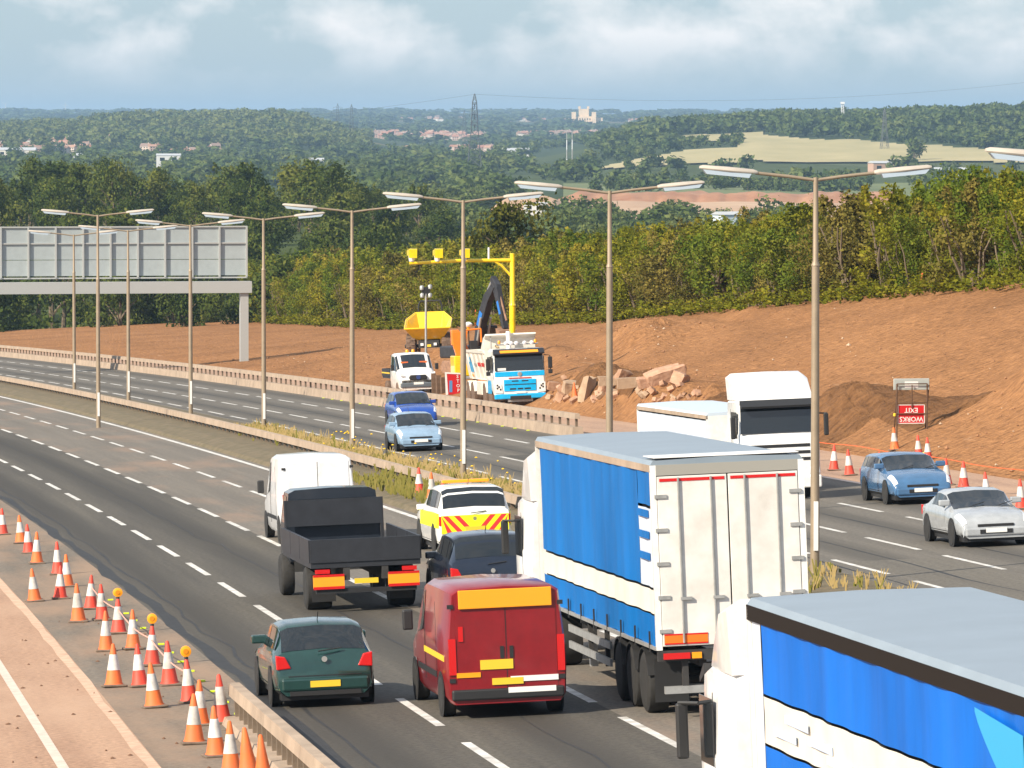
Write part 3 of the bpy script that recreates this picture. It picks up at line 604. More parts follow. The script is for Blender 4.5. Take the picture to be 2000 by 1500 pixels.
def flowers():
    b = MB()
    for i in range(46):
        s = random.uniform(160, 215); t = random.gauss(22.8, .5); P = Rc(s, t, random.uniform(.6, .95)); r = random.uniform(.03, .06)
        b.lathe([(r*.2, -.02), (r, 0), (r*.3, .03)], 6, 'z', tuple(P))
    tag(b.build('ragwort_flowers', M_FLOWER), 'small yellow flower heads among the weeds of the central reservation', 'flowers', kind='stuff')
flowers()

# ------------------------------------------------------------------ far buildings, pylons, masts
M_WALLS = [mat('brick_wall_%d' % i, c, .9) for i, c in enumerate(((.45, .30, .23), (.55, .45, .38), (.62, .58, .52), (.5, .36, .29)))]
M_ROOFS = [mat('tile_roof_%d' % i, c, .9) for i, c in enumerate(((.34, .17, .12), (.38, .22, .15), (.24, .17, .14)))]
def house_mesh(i):
    g = random.Random(i); b = MB(); w_, d_, h_ = g.uniform(8, 13), g.uniform(7, 9), g.uniform(4.8, 5.6); rf = g.uniform(2.2, 3.2)
    b.box(-w_/2, w_/2, -d_/2, d_/2, -1, h_, 0)
    b.add([(-w_/2-.3, -d_/2-.4, h_-.1), (w_/2+.3, -d_/2-.4, h_-.1), (w_/2+.3, 0, h_+rf), (-w_/2-.3, 0, h_+rf), (-w_/2-.3, d_/2+.4, h_-.1), (w_/2+.3, d_/2+.4, h_-.1)], [(0, 1, 2, 3), (3, 2, 5, 4), (0, 3, 4), (1, 5, 2)], 1)
    b.box(w_*.25, w_*.25+.8, -.5, .5, h_+rf*.5, h_+rf+.9, 0)
    for wx in (-.3, .0, .3):
        for wz in (1.0, 3.4): b.box(wx*w_-.6, wx*w_+.6, -d_/2-.05, -d_/2+.1, wz, wz+1.2, 2)
    return b.mesh('house', [M_WALLS[i % 4], M_ROOFS[i % 3], M_GLASS])
HM = [house_mesh(i) for i in range(10)]
for i, (x, r) in enumerate(HOUSE_SPOTS):
    o = bpy.data.objects.new('house', HM[i % 10]); COL.objects.link(o); o.matrix_world = at_m(T_(x, r, .0), random.choice([0, 1.57, .3, -.4]), (.85 if r > 6000 else .7))
    zone = ('tiny red roofed house on the left hillside', 'houses on the left hillside') if x < 240 else (('tiny house among trees at the foot of the wooded ridge', 'houses under the wooded ridge') if x < 440 else
           (('tiny pale house in the farthest town under the skyline', 'houses of the farthest town') if r > 9000 else (('tiny house between trees near the tall pylon', 'houses near the pylon') if r < 5600 else ('tiny pink brick house in the far town behind the pylon', 'houses of the far town'))))
    tag(o, zone[0], 'house', zone[1])
M_SHED = mat('white_cladding', (.52, .53, .53), .6); M_SHEDR = mat('grey_roof', (.42, .44, .46), .7)
def shed(name, x, r, w_, d_, h_, label, dz=0, rz=0.0, colr=None):
    t = thing(name, label, 'building', at_m(T_(x, r, dz), rz)); b = MB().box(-w_/2, w_/2, -d_/2, d_/2, -2, h_); b.build('wall', colr or M_SHED, t)
    rb = MB(); rb.add([(-w_/2-.3, -d_/2-.3, h_+.02), (w_/2+.3, -d_/2-.3, h_+.02), (w_/2+.3, 0, h_+d_*.14), (-w_/2-.3, 0, h_+d_*.14), (-w_/2-.3, d_/2+.3, h_+.02), (w_/2+.3, d_/2+.3, h_+.02)], [(0, 1, 2, 3), (3, 2, 5, 4), (0, 3, 4), (1, 5, 2)]); rb.build('roof', M_SHEDR, t)
    n = max(2, int(w_/6))
    for i in range(n): MB().box(-w_/2+w_*(i+.3)/n, -w_/2+w_*(i+.7)/n, -d_/2-.06, -d_/2+.1, h_*.35, h_*.75).build('window', M_GLASS, t)
    return t
shed('white_farmhouse', 1612, 2500, 7, 6, 4, 'small white farmhouse with flat looking roof below the stubble fields', 1)
shed('barn', 1855, 2700, 15, 10, 3.4, 'long grey roofed barn at the right behind the lamp', .5); shed('brick_farmhouse', 1722, 2800, 12, 8, 5, 'red brick farmhouse among trees left of the barn', .5, .3, M_WALLS[0])
shed('pale_shed', 1836, 2400, 16, 8, 2.2, 'low pale shed just above the thicket at the right', .5); shed('white_warehouse', 168, 3600, 20, 14, 5, 'white roofed warehouse in the valley at the left', .5); shed('white_warehouse', 25, 4050, 34, 14, 5, 'long cream warehouse at the far left edge', .5, 0, M_WALLS[2])
shed('valley_shed', 618, 3050, 8, 8, 5, 'small white shed among the valley trees left of the pylon', 4); shed('valley_shed', 1000, 4300, 26, 14, 5, 'long pale shed among trees right of the pylon', .5); shed('valley_shed', 330, 3300, 14, 8, 5, 'small grey shed under the poplars in the valley', 4)
shed('light_blue_shed', 1420, 1250, 5, 5, 6.4, 'pale blue clad shed showing just over the thicket', 1.2, .4, mat('blue_cladding', (.55, .63, .7), .6))
shed('site_cabin', 1045, 1690, 7, 3, 2.6, 'white site cabin beside the spoil bank of the quarry', 2.2); shed('flat_store', 755, 640, 5, 4, 2.2, 'low white roofed store half hidden left of the tall tree', 4.3)
# hilltop mansion with corner towers
def mansion():
    t = thing('hilltop_mansion', 'large pale sandstone mansion with towers on the far wooded ridge', 'mansion', at_m(T_(1140, 9000, 2)))
    S = mat('sandstone', (.72, .55, .38), .9, 0, .1, .2)
    MB().box(-16, 16, -9, 9, -3, 12).build('main_wing', S, t); MB().box(-8, 8, -7, 7, 12, 24).build('great_hall', S, t)
    for x in (-16, 16): MB().box(x-3.5, x+3.5, -12, -5, -3, 19).build('corner_tower', S, t)
    MB().box(20, 30, -5, 5, -3, 10).build('side_wing', S, t)
    for x in (-7, 7): MB().box(x-2, x+2, -7.5, -3.5, 24, 28).build('turret', S, t)
    for i in range(6):
        for z in (1, 6): MB().box(-11+i*4, -9.4+i*4, -9.1, -8.9, z, z+3).build('window', M_GLASS, t)
mansion()
M_LATT = mat('pylon_steel', (.10, .11, .12), .6, .4)
def lattice(b, pts, n, bw, br):
    """pts: (height, half width) outline of the tower body; bars of width bw on the legs, br on the braces"""
    hs = [p[0] for p in pts]; ws = [p[1] for p in pts]
    zs = [hs[0]+(hs[-1]-hs[0])*(1-(1-i/n)**1.35) for i in range(n+1)]
    prev = None
    for z in zs:
        q = float(np.interp(z, hs, ws)); ring = [(-q, -q, z), (q, -q, z), (q, q, z), (-q, q, z)]
        if prev:
            for k in range(4):
                b.tube([prev[k], ring[k]], bw, 4); b.tube([prev[k], ring[(k+1) % 4]], br, 3); b.tube([prev[(k+1) % 4], ring[k]], br, 3); b.tube([ring[k], ring[(k+1) % 4]], br, 3)
        prev = ring
def pylon(x, r, h, label, sc_=1.0, rz=0.0, dz=0.0):
    t = thing('electricity_pylon', label, 'pylon', at_m(T_(x, r, dz), rz, sc_))
    b = MB(); lattice(b, [(0, 4.2), (h*.55, 1.9), (h*.9, 1.1), (h, .12)], 11, .24, .12); b.build('lattice_tower', M_LATT, t)
    for z, l_ in ((h*.62, 7.5), (h*.75, 9), (h*.87, 6.5)):
        for sg in (-1, 1):
            a = MB(); q = 1.2
            for dx in (-q, q): a.tube([(dx, sg*q, z), (0, sg*l_, z+.3)], .12, 3); a.tube([(dx, sg*q, z+2), (0, sg*l_, z+.3)], .1, 3)
            a.build('cross_arm', M_LATT, t)
            MB().tube([(0, sg*l_, z+.3), (0, sg*l_, z-2.2)], .14, 5).build('insulator', M_GLASS, t)
    return t
pylon(927, 3000, 44.2, 'tall dark lattice pylon rising above the valley to the sky')
for x, r, sc_, lab in ((687, 5200, .75, 'small pale pylon in the valley left of the tall one'), (907, 5600, .8, 'distant pylon just left of the tall one'), (660, 5600, .7, 'faint leftmost pylon of the three in the valley'), (1727, 3300, .55, 'small pylon standing against the wooded hill')):
    pylon(x, r, 44.2, lab, sc_, 1.57 if r > 4000 else .2)
pw = MB()
for sg, dz in ((0, 0),):
    a = np.array(T_(927, 3000, 44)); 
    for e_ in (T_(-300, 3700, 30), T_(2300, 3600, 44)):
        pw.tube([tuple(a+(np.array(e_)-a)*k/16+np.array([0, 0, -12*4*(k/16)*(1-k/16)])) for k in range(17)], 0.05, 4)
tag(pw.build('power_line', M_LATT), 'thin power line sagging from the tall pylon across the sky', 'cable')
M_MAST = mat('mast_white', (.66, .68, .7), .5)
for x, lab in ((1107, 'left one of the two thin masts right of the pylon'), (1117.5, 'right one of the two thin masts right of the pylon')):
    t = thing('thin_mast', lab, 'mast', at_m(T_(x, 2850, 0))); 
    for k in range(5): MB().tube([(0, 0, 4.8*k), (0, 0, 4.8*k+4.8)], .32-.03*k, 8).build('mast_section', M_MAST if k % 2 else M_STEEL, t)
t = thing('telecom_mast', 'white topped lattice mast among trees on the right hill', 'mast', at_m(T_(1645, 4150, 0))); b = MB(); lattice(b, [(0, 1.3), (16, .8)], 8, .16, .09); b.build('lattice_tower', M_MAST, t); MB().box(-1.5, 1.5, -1.5, 1.5, 16, 17.6).build('antenna_head', M_MAST, t)
def turbine(x, ang, label, h=22):
    t = thing('wind_turbine', label, 'wind turbine', at_m(T_(x, 13800, 0))); MB().tube([(0, 0, 0), (0, 0, h)], [1.0, .6], 8).build('tower', M_MAST, t); MB().tube([(0, -2, h), (0, 2, h)], .8, 8).build('nacelle', M_MAST, t)
    for k in range(3):
        a = ang+k*2*math.pi/3; MB().add([(0, -2.2, h), (1.0*math.cos(a+.5), -2.2, h+1.0*math.sin(a+.5)), (15*math.cos(a), -2.2, h+15*math.sin(a)), (1.0*math.cos(a-.5), -2.2, h+1.0*math.sin(a-.5)), (1.0*math.cos(a), -2.7, h+1.0*math.sin(a))], [(0, 1, 2, 3), (1, 4, 2), (4, 3, 2), (0, 4, 1), (0, 3, 4)]).build('blade', M_MAST, t)
turbine(12, .6, 'faint white wind turbine at the left edge of the skyline'); turbine(129, 1.57, 'faint white wind turbine on the skyline at the left')
# ------------------------------------------------------------------ lamp posts, barriers, gantry
def lamp_post(label, m, h=9.2, arm=2.62):
    t = thing('lamp_post', label, 'lamp post', m, 'lamp posts of the motorway')
    MB().tube([(0, 0, -.1), (0, 0, 6.9)], [.105, .085], 12).build('lower_pole', M_POLE, t, 50)
    MB().tube([(0, 0, 6.9), (0, 0, 7.0), (0, 0, h)], [.1, .065, .055], 12).build('upper_pole', M_POLE, t, 50)
    MB().box(-.05, .05, -.135, -.115, .55, 1.65).build('number_strip', M_WPLATE, t)
    for sg in (-1, 1):
        MB().tube([(sg*.02, 0, h-.06), (sg*.6, 0, h+.02), (sg*1.36, 0, h+.10)], .038, 8).build('arm', M_POLE, t, 50)
        x0, x1, z0, z1 = 1.32, arm, h+.10, h+.21
        b = MB(); rings = []
        for x, z, w_, hh in ((x0, z0, .06, .05), (x0+.1, z0+.01, .12, .075), ((x0+x1)/2, (z0+z1)/2, .13, .085), (x1-.08, z1, .12, .07), (x1, z1+.01, .07, .04)):
            rings.append([(sg*x, w_*math.cos(a), z+hh*max(-.35, math.sin(a))) for a in [k*math.pi/6 for k in range(12)]])
        b.add([p for r_ in rings for p in r_], [(i*12+k, i*12+(k+1) % 12, (i+1)*12+(k+1) % 12, (i+1)*12+k) for i in range(4) for k in range(12)]+[tuple(range(12)), tuple(48+k for k in range(12))])
        ln = b.build('lantern', M_LANT, t, 45)
        q = MB(); 
        q.prism([(sg*(x0+.15), z0-.02), (sg*(x0+.2), z0-.11), (sg*(x1-.15), z1-.13), (sg*(x1-.06), z1-.03)], -.1, .1, 1); q.build('bowl', M_LENS, ln, 30)
    return t
LABS = ['lamp post at the right edge showing only the tip of its left lantern', 'nearest tall lamp post in front of the bare red slope', 'lamp post in front of the tumbled rocks, base hidden by the blue lorry', 'lamp post left of the blue and white tipper, base in the weeds', 'lamp post in front of the tall tree, left of the camera gantry', 'lamp post at the right end of the overhead sign', 'lamp post in front of the overhead sign, second from its right end', 'lowest lamp post crossing the overhead sign at the left edge', 'farthest lamp post down the central reservation']
for k in range(9):
    s = 94.5+29*k; lamp_post(LABS[k], frame(s, 23.2-.03*k, .2, level=True), (8.62, 8.86, 8.98, 9.1)[min(k, 3)])
lamp_post('lamp post standing highest behind the overhead sign on the left', frame(262, 18.0, .0, level=True), 9.9)

def barrier(name, label, s0, s1, t, conc, post, rail, step, group=None, gap=None):
    root = thing(name, label, 'barrier', frame((s0+s1)/2, t)); inv = root.matrix_world.inverted()
    def run(a, c, t0, t1, z0, z1, nm, mt, seg=6.0):
        q = a
        while q < c-.05:
            e = min(q+seg-.03, c); n = 3; b = MB(); rows = []
            for i in range(n+1):
                s_ = q+(e-q)*i/n
                rows.append([tuple(inv @ Vector(Rc(s_, t+tt, zz))) for tt, zz in ((t0*1.25, z0), (t1*1.25, z0), (t1, z1), (t0, z1))])
            b.add([p for r_ in rows for p in r_], [(i*4+k, i*4+(k+1) % 4, (i+1)*4+(k+1) % 4, (i+1)*4+k) for i in range(n) for k in range(4)]+[(0, 1, 2, 3), (n*4+3, n*4+2, n*4+1, n*4)])
            b.build(nm, mt, root); q += seg
    if conc: run(s0, s1, -.22, .18, 0, conc, 'concrete_block', M_CONC, 6)
    me = None; s = s0+.4
    while s < s1:
        p = inv @ Vector(Rc(s, t, conc)); 
        if me is None: me = MB().box(-.045, .045, -.06, .06, 0, post).mesh('post', mat('post_steel', (.16, .12, .085), .8, .1, .2, 5))
        o = bpy.data.objects.new('post', me); COL.objects.link(o); o.parent = root; o.location = p; s += step
    run(s0, s1, -.1, .08, conc+post, conc+post+rail, 'rail', M_CONC, 6)
    return root
barrier('works_barrier', 'long concrete barrier with open rail in front of the tipper and pickup', 222, 560, 33.62, .40, .32, .21, 2.0)
barrier('edge_barrier', 'short concrete rail barrier beside the cones at the bottom left', 70, 94.6, 7.72, .12, .34, .2, .85)
barrier('median_barrier', 'low rail barrier beside the weeds of the central reservation', 158, 420, 21.55, .22, .2, .24, 1.6)
def gantry():
    m = frame(392, 30, 0, level=True); t = thing('overhead_sign_gantry', 'grey back of a wide overhead sign gantry across the motorway at the left', 'gantry', m)
    G1 = mat('gantry_grey', (.33, .37, .38), .55, .1, .06, 2); G2 = mat('gantry_frame', (.42, .43, .42), .5, .3)
    inv = m.inverted(); x1 = (inv @ Vector(C0+np.array([(487-1000)/11000*392, 392, 0]))).x; x0 = x1-21; z1 = 10.1; n = 11; wd = (x1-x0)/n
    for i in range(n):
        for z0_, zz in ((z1-3.4, z1-2.3), (z1-2.26, z1-1.16), (z1-1.12, z1-.03)): MB().box(x0+i*wd+.06, x0+(i+1)*wd-.06, 0, .08, z0_, zz).build('sign_panel', G1, t)
    for i in range(n+1): MB().box(x0+i*wd-.06, x0+i*wd+.06, -.2, -.005, z1-3.5, z1).build('upright', G2, t)
    for z in (z1-3.55, z1-1.14, z1): MB().box(x0-.05, x1+.05, -.12, -.008, z-.05, z+.05).build('rail', G2, t)
    MB().box(x0-.2, x1+.2, -1.3, -.25, z1-4.6, z1-3.8).build('beam', G2, t)
    for x in (x0+.3, x1-.3): MB().box(x-.28, x+.28, -1.1, -.5, -.5, z1-4.6).build('leg', G2, t)
gantry()
def camera_gantry():
    Y = paint('gantry_yellow', (.86, .6, .005), .35)
    t = thing('speed_camera_gantry', 'yellow pole with a long arm carrying three yellow cameras over the works', 'camera gantry', frame(279, 40.3, .2, level=True))
    MB().tube([(0, 0, 0), (0, 0, .5), (0, 0, 4.5)], .15, 14).build('lower_pole', Y, t, 50); MB().tube([(0, 0, 4.5), (0, 0, 4.62), (0, 0, 7.1)], [.19, .135, .125], 14).build('upper_pole', Y, t, 50)
    MB().tube([(0, 0, 6.75), (-2.6, 0, 6.75), (-5.2, 0, 6.62)], [.1, .09, .075], 10).build('arm', Y, t, 50); MB().tube([(-.9, 0, 6.7), (-.55, 0, 6.5), (-.1, 0, 6.0)], .06, 8).build('brace', Y, t, 50)
    for x in (-5.1, -3.8, -2.45):
        MB().tube([(x, 0, 6.72), (x, 0, 7.0)], [.12, .16], 10).build('camera_mount', M_WPLATE, t, 50)
        c = MB().prism([(-.42, 7.0), (.36, 7.0), (.36, 7.26), (-.42, 7.34)], x-.18, x+.18, 0).build('camera', Y, t, bevel=.02); MB().prism([(-.55, 6.9), (-.42, 6.9), (-.42, 7.36), (-.55, 7.34)], x-.2, x+.2, 0).build('camera_hood', Y, c)
        MB().tube([(x+.4, 0, 6.7), (x+.42, 0, 6.3), (x+.2, 0, 6.2)], .02, 5).build('cable', M_BLACK, t)
    MB().tube([(-1.2, 0, 6.8), (-1.2, 0, 7.4)], .05, 8).build('antenna', M_WPLATE, t)
camera_gantry()
def light_mast():
    t = thing('camera_mast', 'thin grey mast with a cluster of four small heads behind the pickup', 'mast', frame(298, 38.9, .1, level=True))
    MB().tube([(0, 0, 0), (0, 0, 5.2)], [.07, .06], 10).build('pole', M_STEEL, t, 50)
    for x, z in ((-.22, 5.5), (.22, 5.55), (-.2, 5.1), (.22, 5.1)): MB().lathe([(.05, -.12), (.11, -.1), (.12, .08), (.06, .14)], 10, 'z', (x, 0, z)).build('camera_head', M_STEEL, t, 50)
    MB().box(-.22, .22, -.05, .05, 5.1, 5.55).build('bracket', M_BLACK, t)
light_mast()

# ------------------------------------------------------------------ signs, cones, tape
def works_sign():
    t = thing('works_exit_sign', 'red and white works sign hung upside down in a rusty frame on the slope', 'sign', frame(191.5, 40.2, .38, flip=True, turn=math.pi+.03, level=True))
    RU = mat('rusty_frame', (.11, .06, .035), .85, .2, .3, 6); GB = mat('sign_back', (.42, .46, .44), .55, .2, .06, 3)
    MB().box(-.64, .64, -.0, .04, 1.82, 2.22).build('top_board', GB, t, bevel=.02); MB().box(-.24, .24, -.012, -.002, 1.9, 2.12).build('top_board_patch', M_WPLATE, t)
    for x in (-.54, .54): MB().tube([(x, -.08, -.3), (x, -.08, 2.04)], .028, 6).build('frame_post', RU, t)
    MB().tube([(-.0, -.08, 1.2), (0, -.08, 2.0)], .022, 6).build('frame_post', RU, t)
    for z in (2.04, 1.38, 1.0): MB().tube([(-.54, -.08, z), (.54, -.08, z)], .022, 6).build('frame_bar', RU, t)
    for x in (-.5, .62): MB().tube([(x, .0, 2.0), (x+.06, .9, -.3)], .025, 6).build('rear_strut', RU, t)
    SR = mat('sign_red', (.55, .012, .016), .45)
    p = MB().box(-.50, .46, -.05, -.02, .66, 1.32).build('sign_panel', SR, t)
    for a in ((-.50, .46, .66, .685), (-.50, .46, 1.295, 1.32), (-.50, -.475, .66, 1.32), (.435, .46, .66, 1.32)): MB().box(a[0], a[1], -.056, -.051, a[2], a[3]).build('white_border', M_WPLATE, p)
    MB().box(-.49, .45, -.054, -.0505, .98, 1.0).build('white_border', M_WPLATE, p)
    for txt, z in (('EXIT', 1.13), ('WORKS', .82)):
        o = text_mesh(txt, .235, M_WPLATE); o.parent = p; o.matrix_local = Matrix.Translation((-.02, -.054, z)) @ Matrix.Rotation(math.pi/2, 4, 'X') @ Matrix.Rotation(math.pi, 4, 'Z')
    MB().lathe([(.02, -.05), (.05, -.03), (.05, .05), (.02, .07)], 8, 'z', (-.62, -.08, .96)).build('yellow_tag', M_YPLATE, t)
works_sign()
def red_sign():
    t = thing('red_works_sign', 'red works sign with white border leaning beside the pickup', 'sign', frame(289.0, 39.05, .1, turn=.1, level=True))
    p = MB().prism([(-.42, 0), (.42, 0), (.42, 1.05), (-.5, 1.12)], -.02, .02, 1).build('sign_panel', mat('sign_red', (0, 0, 0)), t)
    MB().prism([(-.55, -.02), (-.42, 0), (-.5, 1.12), (-.6, 1.16)], -.03, -.021, 1).build('white_border', M_WPLATE, p); MB().prism([(-.6, 1.08), (.42, 1.03), (.42, 1.1), (-.6, 1.16)], -.035, -.024, 1).build('white_border', M_WPLATE, p)
    for k, ch in enumerate('STOP'):                      # lettering runs down the panel
        o = text_mesh(ch, .24, M_WPLATE); o.parent = p; o.matrix_local = Matrix.Translation((.08+.015*k, -.03, .92-.24*k)) @ Matrix.Rotation(math.pi/2, 4, 'X')
    MB().box(-.36, -.2, -.03, -.022, .12, .72).build('blue_strip', mat('strip_blue', (.1, .25, .5), .5), p)
    for x in (-.35, .35): MB().tube([(x, .05, -.3), (x, .05, 1.0)], .03, 6).build('post', M_STEEL, t)
red_sign()
def cone_tree(kind, lamp):
    t = thing('traffic_cone', '', 'traffic cone'); H = .80 if kind != 's' else .8; col = {'o': M_ORANGE, 'r': M_REDC, 'p': M_ORANGE}[kind]
    MB().box(-.21, .21, -.21, .21, 0, .045).build('base', M_RUB, t, bevel=.02)
    R_ = lambda z: .158-(.158-.028)*(z-.045)/(H-.045)
    prof = [(R_(.045)+.015, .045), (R_(.08), .08), (R_(.4), .4), (R_(H-.02), H-.02), (R_(H)*.6, H)]
    MB().lathe(prof, 18).build('body', col, t, 40)
    if kind != 'p': MB().lathe([(R_(.31)+.004, .31), (R_(.60)+.004, .60)], 18).build('sleeve', M_SLEEVE, t, 40)
    if lamp:
        MB().tube([(0, 0, H-.05), (0, 0, H+.05)], .035, 8).build('lamp_body', M_BLACK, t); l_ = MB().lathe([(.06, -.045), (.10, -.03), (.10, .03), (.06, .045)], 18, 'y', (0, 0, H+.11)).build('lamp', M_AMBER, t, 40)
        MB().lathe([(.05, -.05), (.045, -.055)], 14, 'y', (0, 0, H+.11)).build('lens', mat('amber_dark', (.6, .2, .005), .3), l_)
    return t
PROTO = {}
def cone(kind, lamp, m, label, group):
    key = (kind, lamp)
    if key not in PROTO: PROTO[key] = c = cone_tree(kind, lamp)
    else: c = copy_tree(PROTO[key])
    c.matrix_world = m @ Matrix.Rotation(random.uniform(-.15, .15), 4, 'Z') @ Matrix.Rotation(random.uniform(-.045, .045), 4, 'X') @ Matrix.Rotation(random.uniform(-.06, .06), 4, 'Y') @ Matrix.Diagonal((random.uniform(.95, 1.05),)*2+(random.uniform(.95, 1.06), 1)); tag(c, label, None, group)
CL = [(130.8, 6.18, 'o', 0), (131.3, 6.8, 'r', 0), (122.6, 6.69, 'o', 0), (126.9, 7.23, 'r', 0), (122.8, 7.22, 'r', 0), (118.2, 7.27, 'r', 1), (113.1, 6.68, 'o', 0), (113.2, 7.23, 'o', 0), (108.4, 7.27, 'r', 1), (103.6, 6.23, 'o', 0), (103.3, 6.69, 'r', 0), (103.3, 7.24, 'r', 0), (98.4, 6.61, 'o', 0), (99.1, 7.28, 'r', 1), (94.2, 7.08, 'o', 0), (94.4, 7.46, 'r', 0), (90.7, 6.71, 'o', 0), (88.2, 6.86, 'o', 0), (85.1, 6.84, 'o', 0), (83.9, 7.01, 'p', 0), (82.2, 7.08, 'p', 0)]
LL = ['faded orange cone farthest left beside the dusty haul road', 'red cone next to the farthest left orange cone', 'orange cone in the outer row left of two red cones', 'red cone partly behind the outer orange cone far up the row', 'red cone just left of the farthest lamp cone', 'farthest of the three cones with amber lamps', 'orange cone just below left of the farthest lamp cone', 'orange cone between the farthest and the middle lamp cones', 'middle one of the three cones with amber lamps', 'orange cone leftmost in the outer row by the dust ridge', 'red cone between two orange cones left of the nearest lamp cone', 'red cone standing alone just left of the traffic lane', 'orange cone below the middle of the group, left of the nearest lamp cone', 'nearest of the three cones with amber lamps', 'orange cone right in front of the nearest lamp cone', 'red cone at the far end of the edge barrier', 'orange red cone with wide base left of the barrier end', 'orange cone beside the barrier, second from the bottom', 'darker orange cone at the bottom edge beside the barrier', 'plain orange cone without sleeve at the bottom edge', 'plain orange cone nearest the bottom right of the barrier']
for (s, t, c, l_), lab in zip(CL, LL): cone(c, l_, frame(s, t, .002), lab, 'cones beside the haul road')
for i, s in enumerate(np.arange(136, 236, 5.5)):
    cone('or'[i % 2], 0, frame(s, 7.25+.12*math.sin(i*2.1), .002), 'cone in the line continuing far up the left carriageway', 'far cones along the left carriageway')
CR = [(180.8, 35.21), (176.6, 34.85), (174.5, 35.37), (189.0, 39.06), (184.1, 38.79), (182.2, 38.67), (167.0, 35.84), (164.9, 35.87), (156.7, 34.67), (151.1, 34.33)]
LR = ['red cone farthest left on the dusty right shoulder', 'red cone with a grimy sleeve, second from left on the right shoulder', 'red cone behind the blue car on the right shoulder', 'orange cone at the left foot of the upside down sign', 'red cone in front of the upside down sign', 'red cone at the right foot of the upside down sign', 'red cone behind the tail of the blue car', 'red cone just right of the one behind the blue car tail', 'red cone between the two right hand cars', 'red cone at the right edge of the photo']
for i, ((s, t), lab) in enumerate(zip(CR, LR)): cone('o' if i == 3 else 'r', 0, frame(s, t, ground(s, t+bend(s))+.002), lab, 'cones along the right shoulder')
for (s, t, c), lab in zip([(172.7, 20.51, 'r'), (168.5, 20.34, 'o'), (163.0, 19.94, 'r'), (160.6, 19.86, 'r')], ['red cone in the median grass, leftmost', 'orange cone in the median grass, second from left', 'red cone in the median grass behind the patrol car, left one', 'red cone in the median grass behind the patrol car, right one']): cone(c, 0, frame(s, t, .22), lab, 'cones in the median')
cone('p', 0, frame(255, 39.2, ground(255, 39.2+bend(255))), 'plain orange cone in front of the tumbled rocks', None)
cone('r', 0, frame(224, 42.6, ground(224, 42.6+bend(224))), 'tiny red cone on the earth right of the white lorry', None)
def rope(name, pts, r, material, label, cat): tag(MB().tube([tuple(p) for p in pts], r, 5).build(name, material), label, cat)
M_STR = mat('pink_string', (.75, .35, .27), .7)
rope('marker_tape', [Rc(s, 7.27, .52-.1*math.sin(math.pi*((s-99.1) % 9.55)/9.55)) for s in np.arange(99.1, 127.9, .6)], .012, M_STR, 'thin pink tape strung between the lamp cones', 'tape')
rope('orange_string', [Rc(s, 38.35, .30+.03*math.sin(s*.5)) for s in np.arange(140, 236, 1.5)], .012, mat('orange_string', (.85, .12, .02), .6), 'orange string line along the foot of the red slope', 'string')
st = MB().box(-.06, .06, -.05, .05, 0, .03).mesh('road_stud', mat('stud_green', (.62, .75, .02), .5))
for s_list, t0, lab, grp in ((np.arange(96, 132, 2.6), 7.87, 'small yellow green road stud beside the left cones', 'studs beside the cones'), (np.arange(232, 300, 3.4), 33.2, 'small yellow green road stud below the works barrier', 'studs below the barrier')):
    for s in s_list: o = bpy.data.objects.new('road_stud', st); COL.objects.link(o); o.matrix_world = frame(s, t0, .003); tag(o, lab, 'road stud', grp)
def sandbag(s, t, dz, col, rz, label):
    b = MB(); b.lathe([(.02, -.09), (.11, -.085), (.16, 0), (.11, .09), (.02, .11)], 12); b.v = [(x*1.5, y*1.1, z+.08+.02*math.sin(x*20)) for x, y, z in b.v]
    o = b.build('sandbag', col, None, 60); o.matrix_world = frame(s, t, ground(s, t+bend(s))+dz, turn=rz); tag(o, label, 'sandbag', 'sandbags under the upside down sign')
BY = mat('sandbag_yellow', (.75, .52, .12), .9, 0, .15, 8); BW = mat('sandbag_white', (.7, .55, .45), .9, 0, .15, 8)
for s, t, dz, c, lab in ((184.6, 38.15, 0, BY, 'yellow sandbag at the left below the upside down sign'), (184.0, 38.5, 0, BW, 'whitish sandbag between the yellow ones below the sign'), (184.4, 38.3, .15, BY, 'yellow sandbag lying on top of the others below the sign'), (183.6, 38.9, 0, BY, 'yellow sandbag at the right below the upside down sign')): sandbag(s, t, dz, c, random.uniform(0, 3), lab)
for s, t, lab in ((428, 54.5, 'orange marker post at the tree line behind the excavator'), (262, 54.6, 'slanting orange marker post under the bushes at the right')):
    o = MB().tube([(0, 0, -.1), (.05 if s > 300 else .25, 0, 1.3)], .045, 6).build('marker_post', M_ORANGE); o.matrix_world = at_m(G(s, t)); tag(o, lab, 'post')
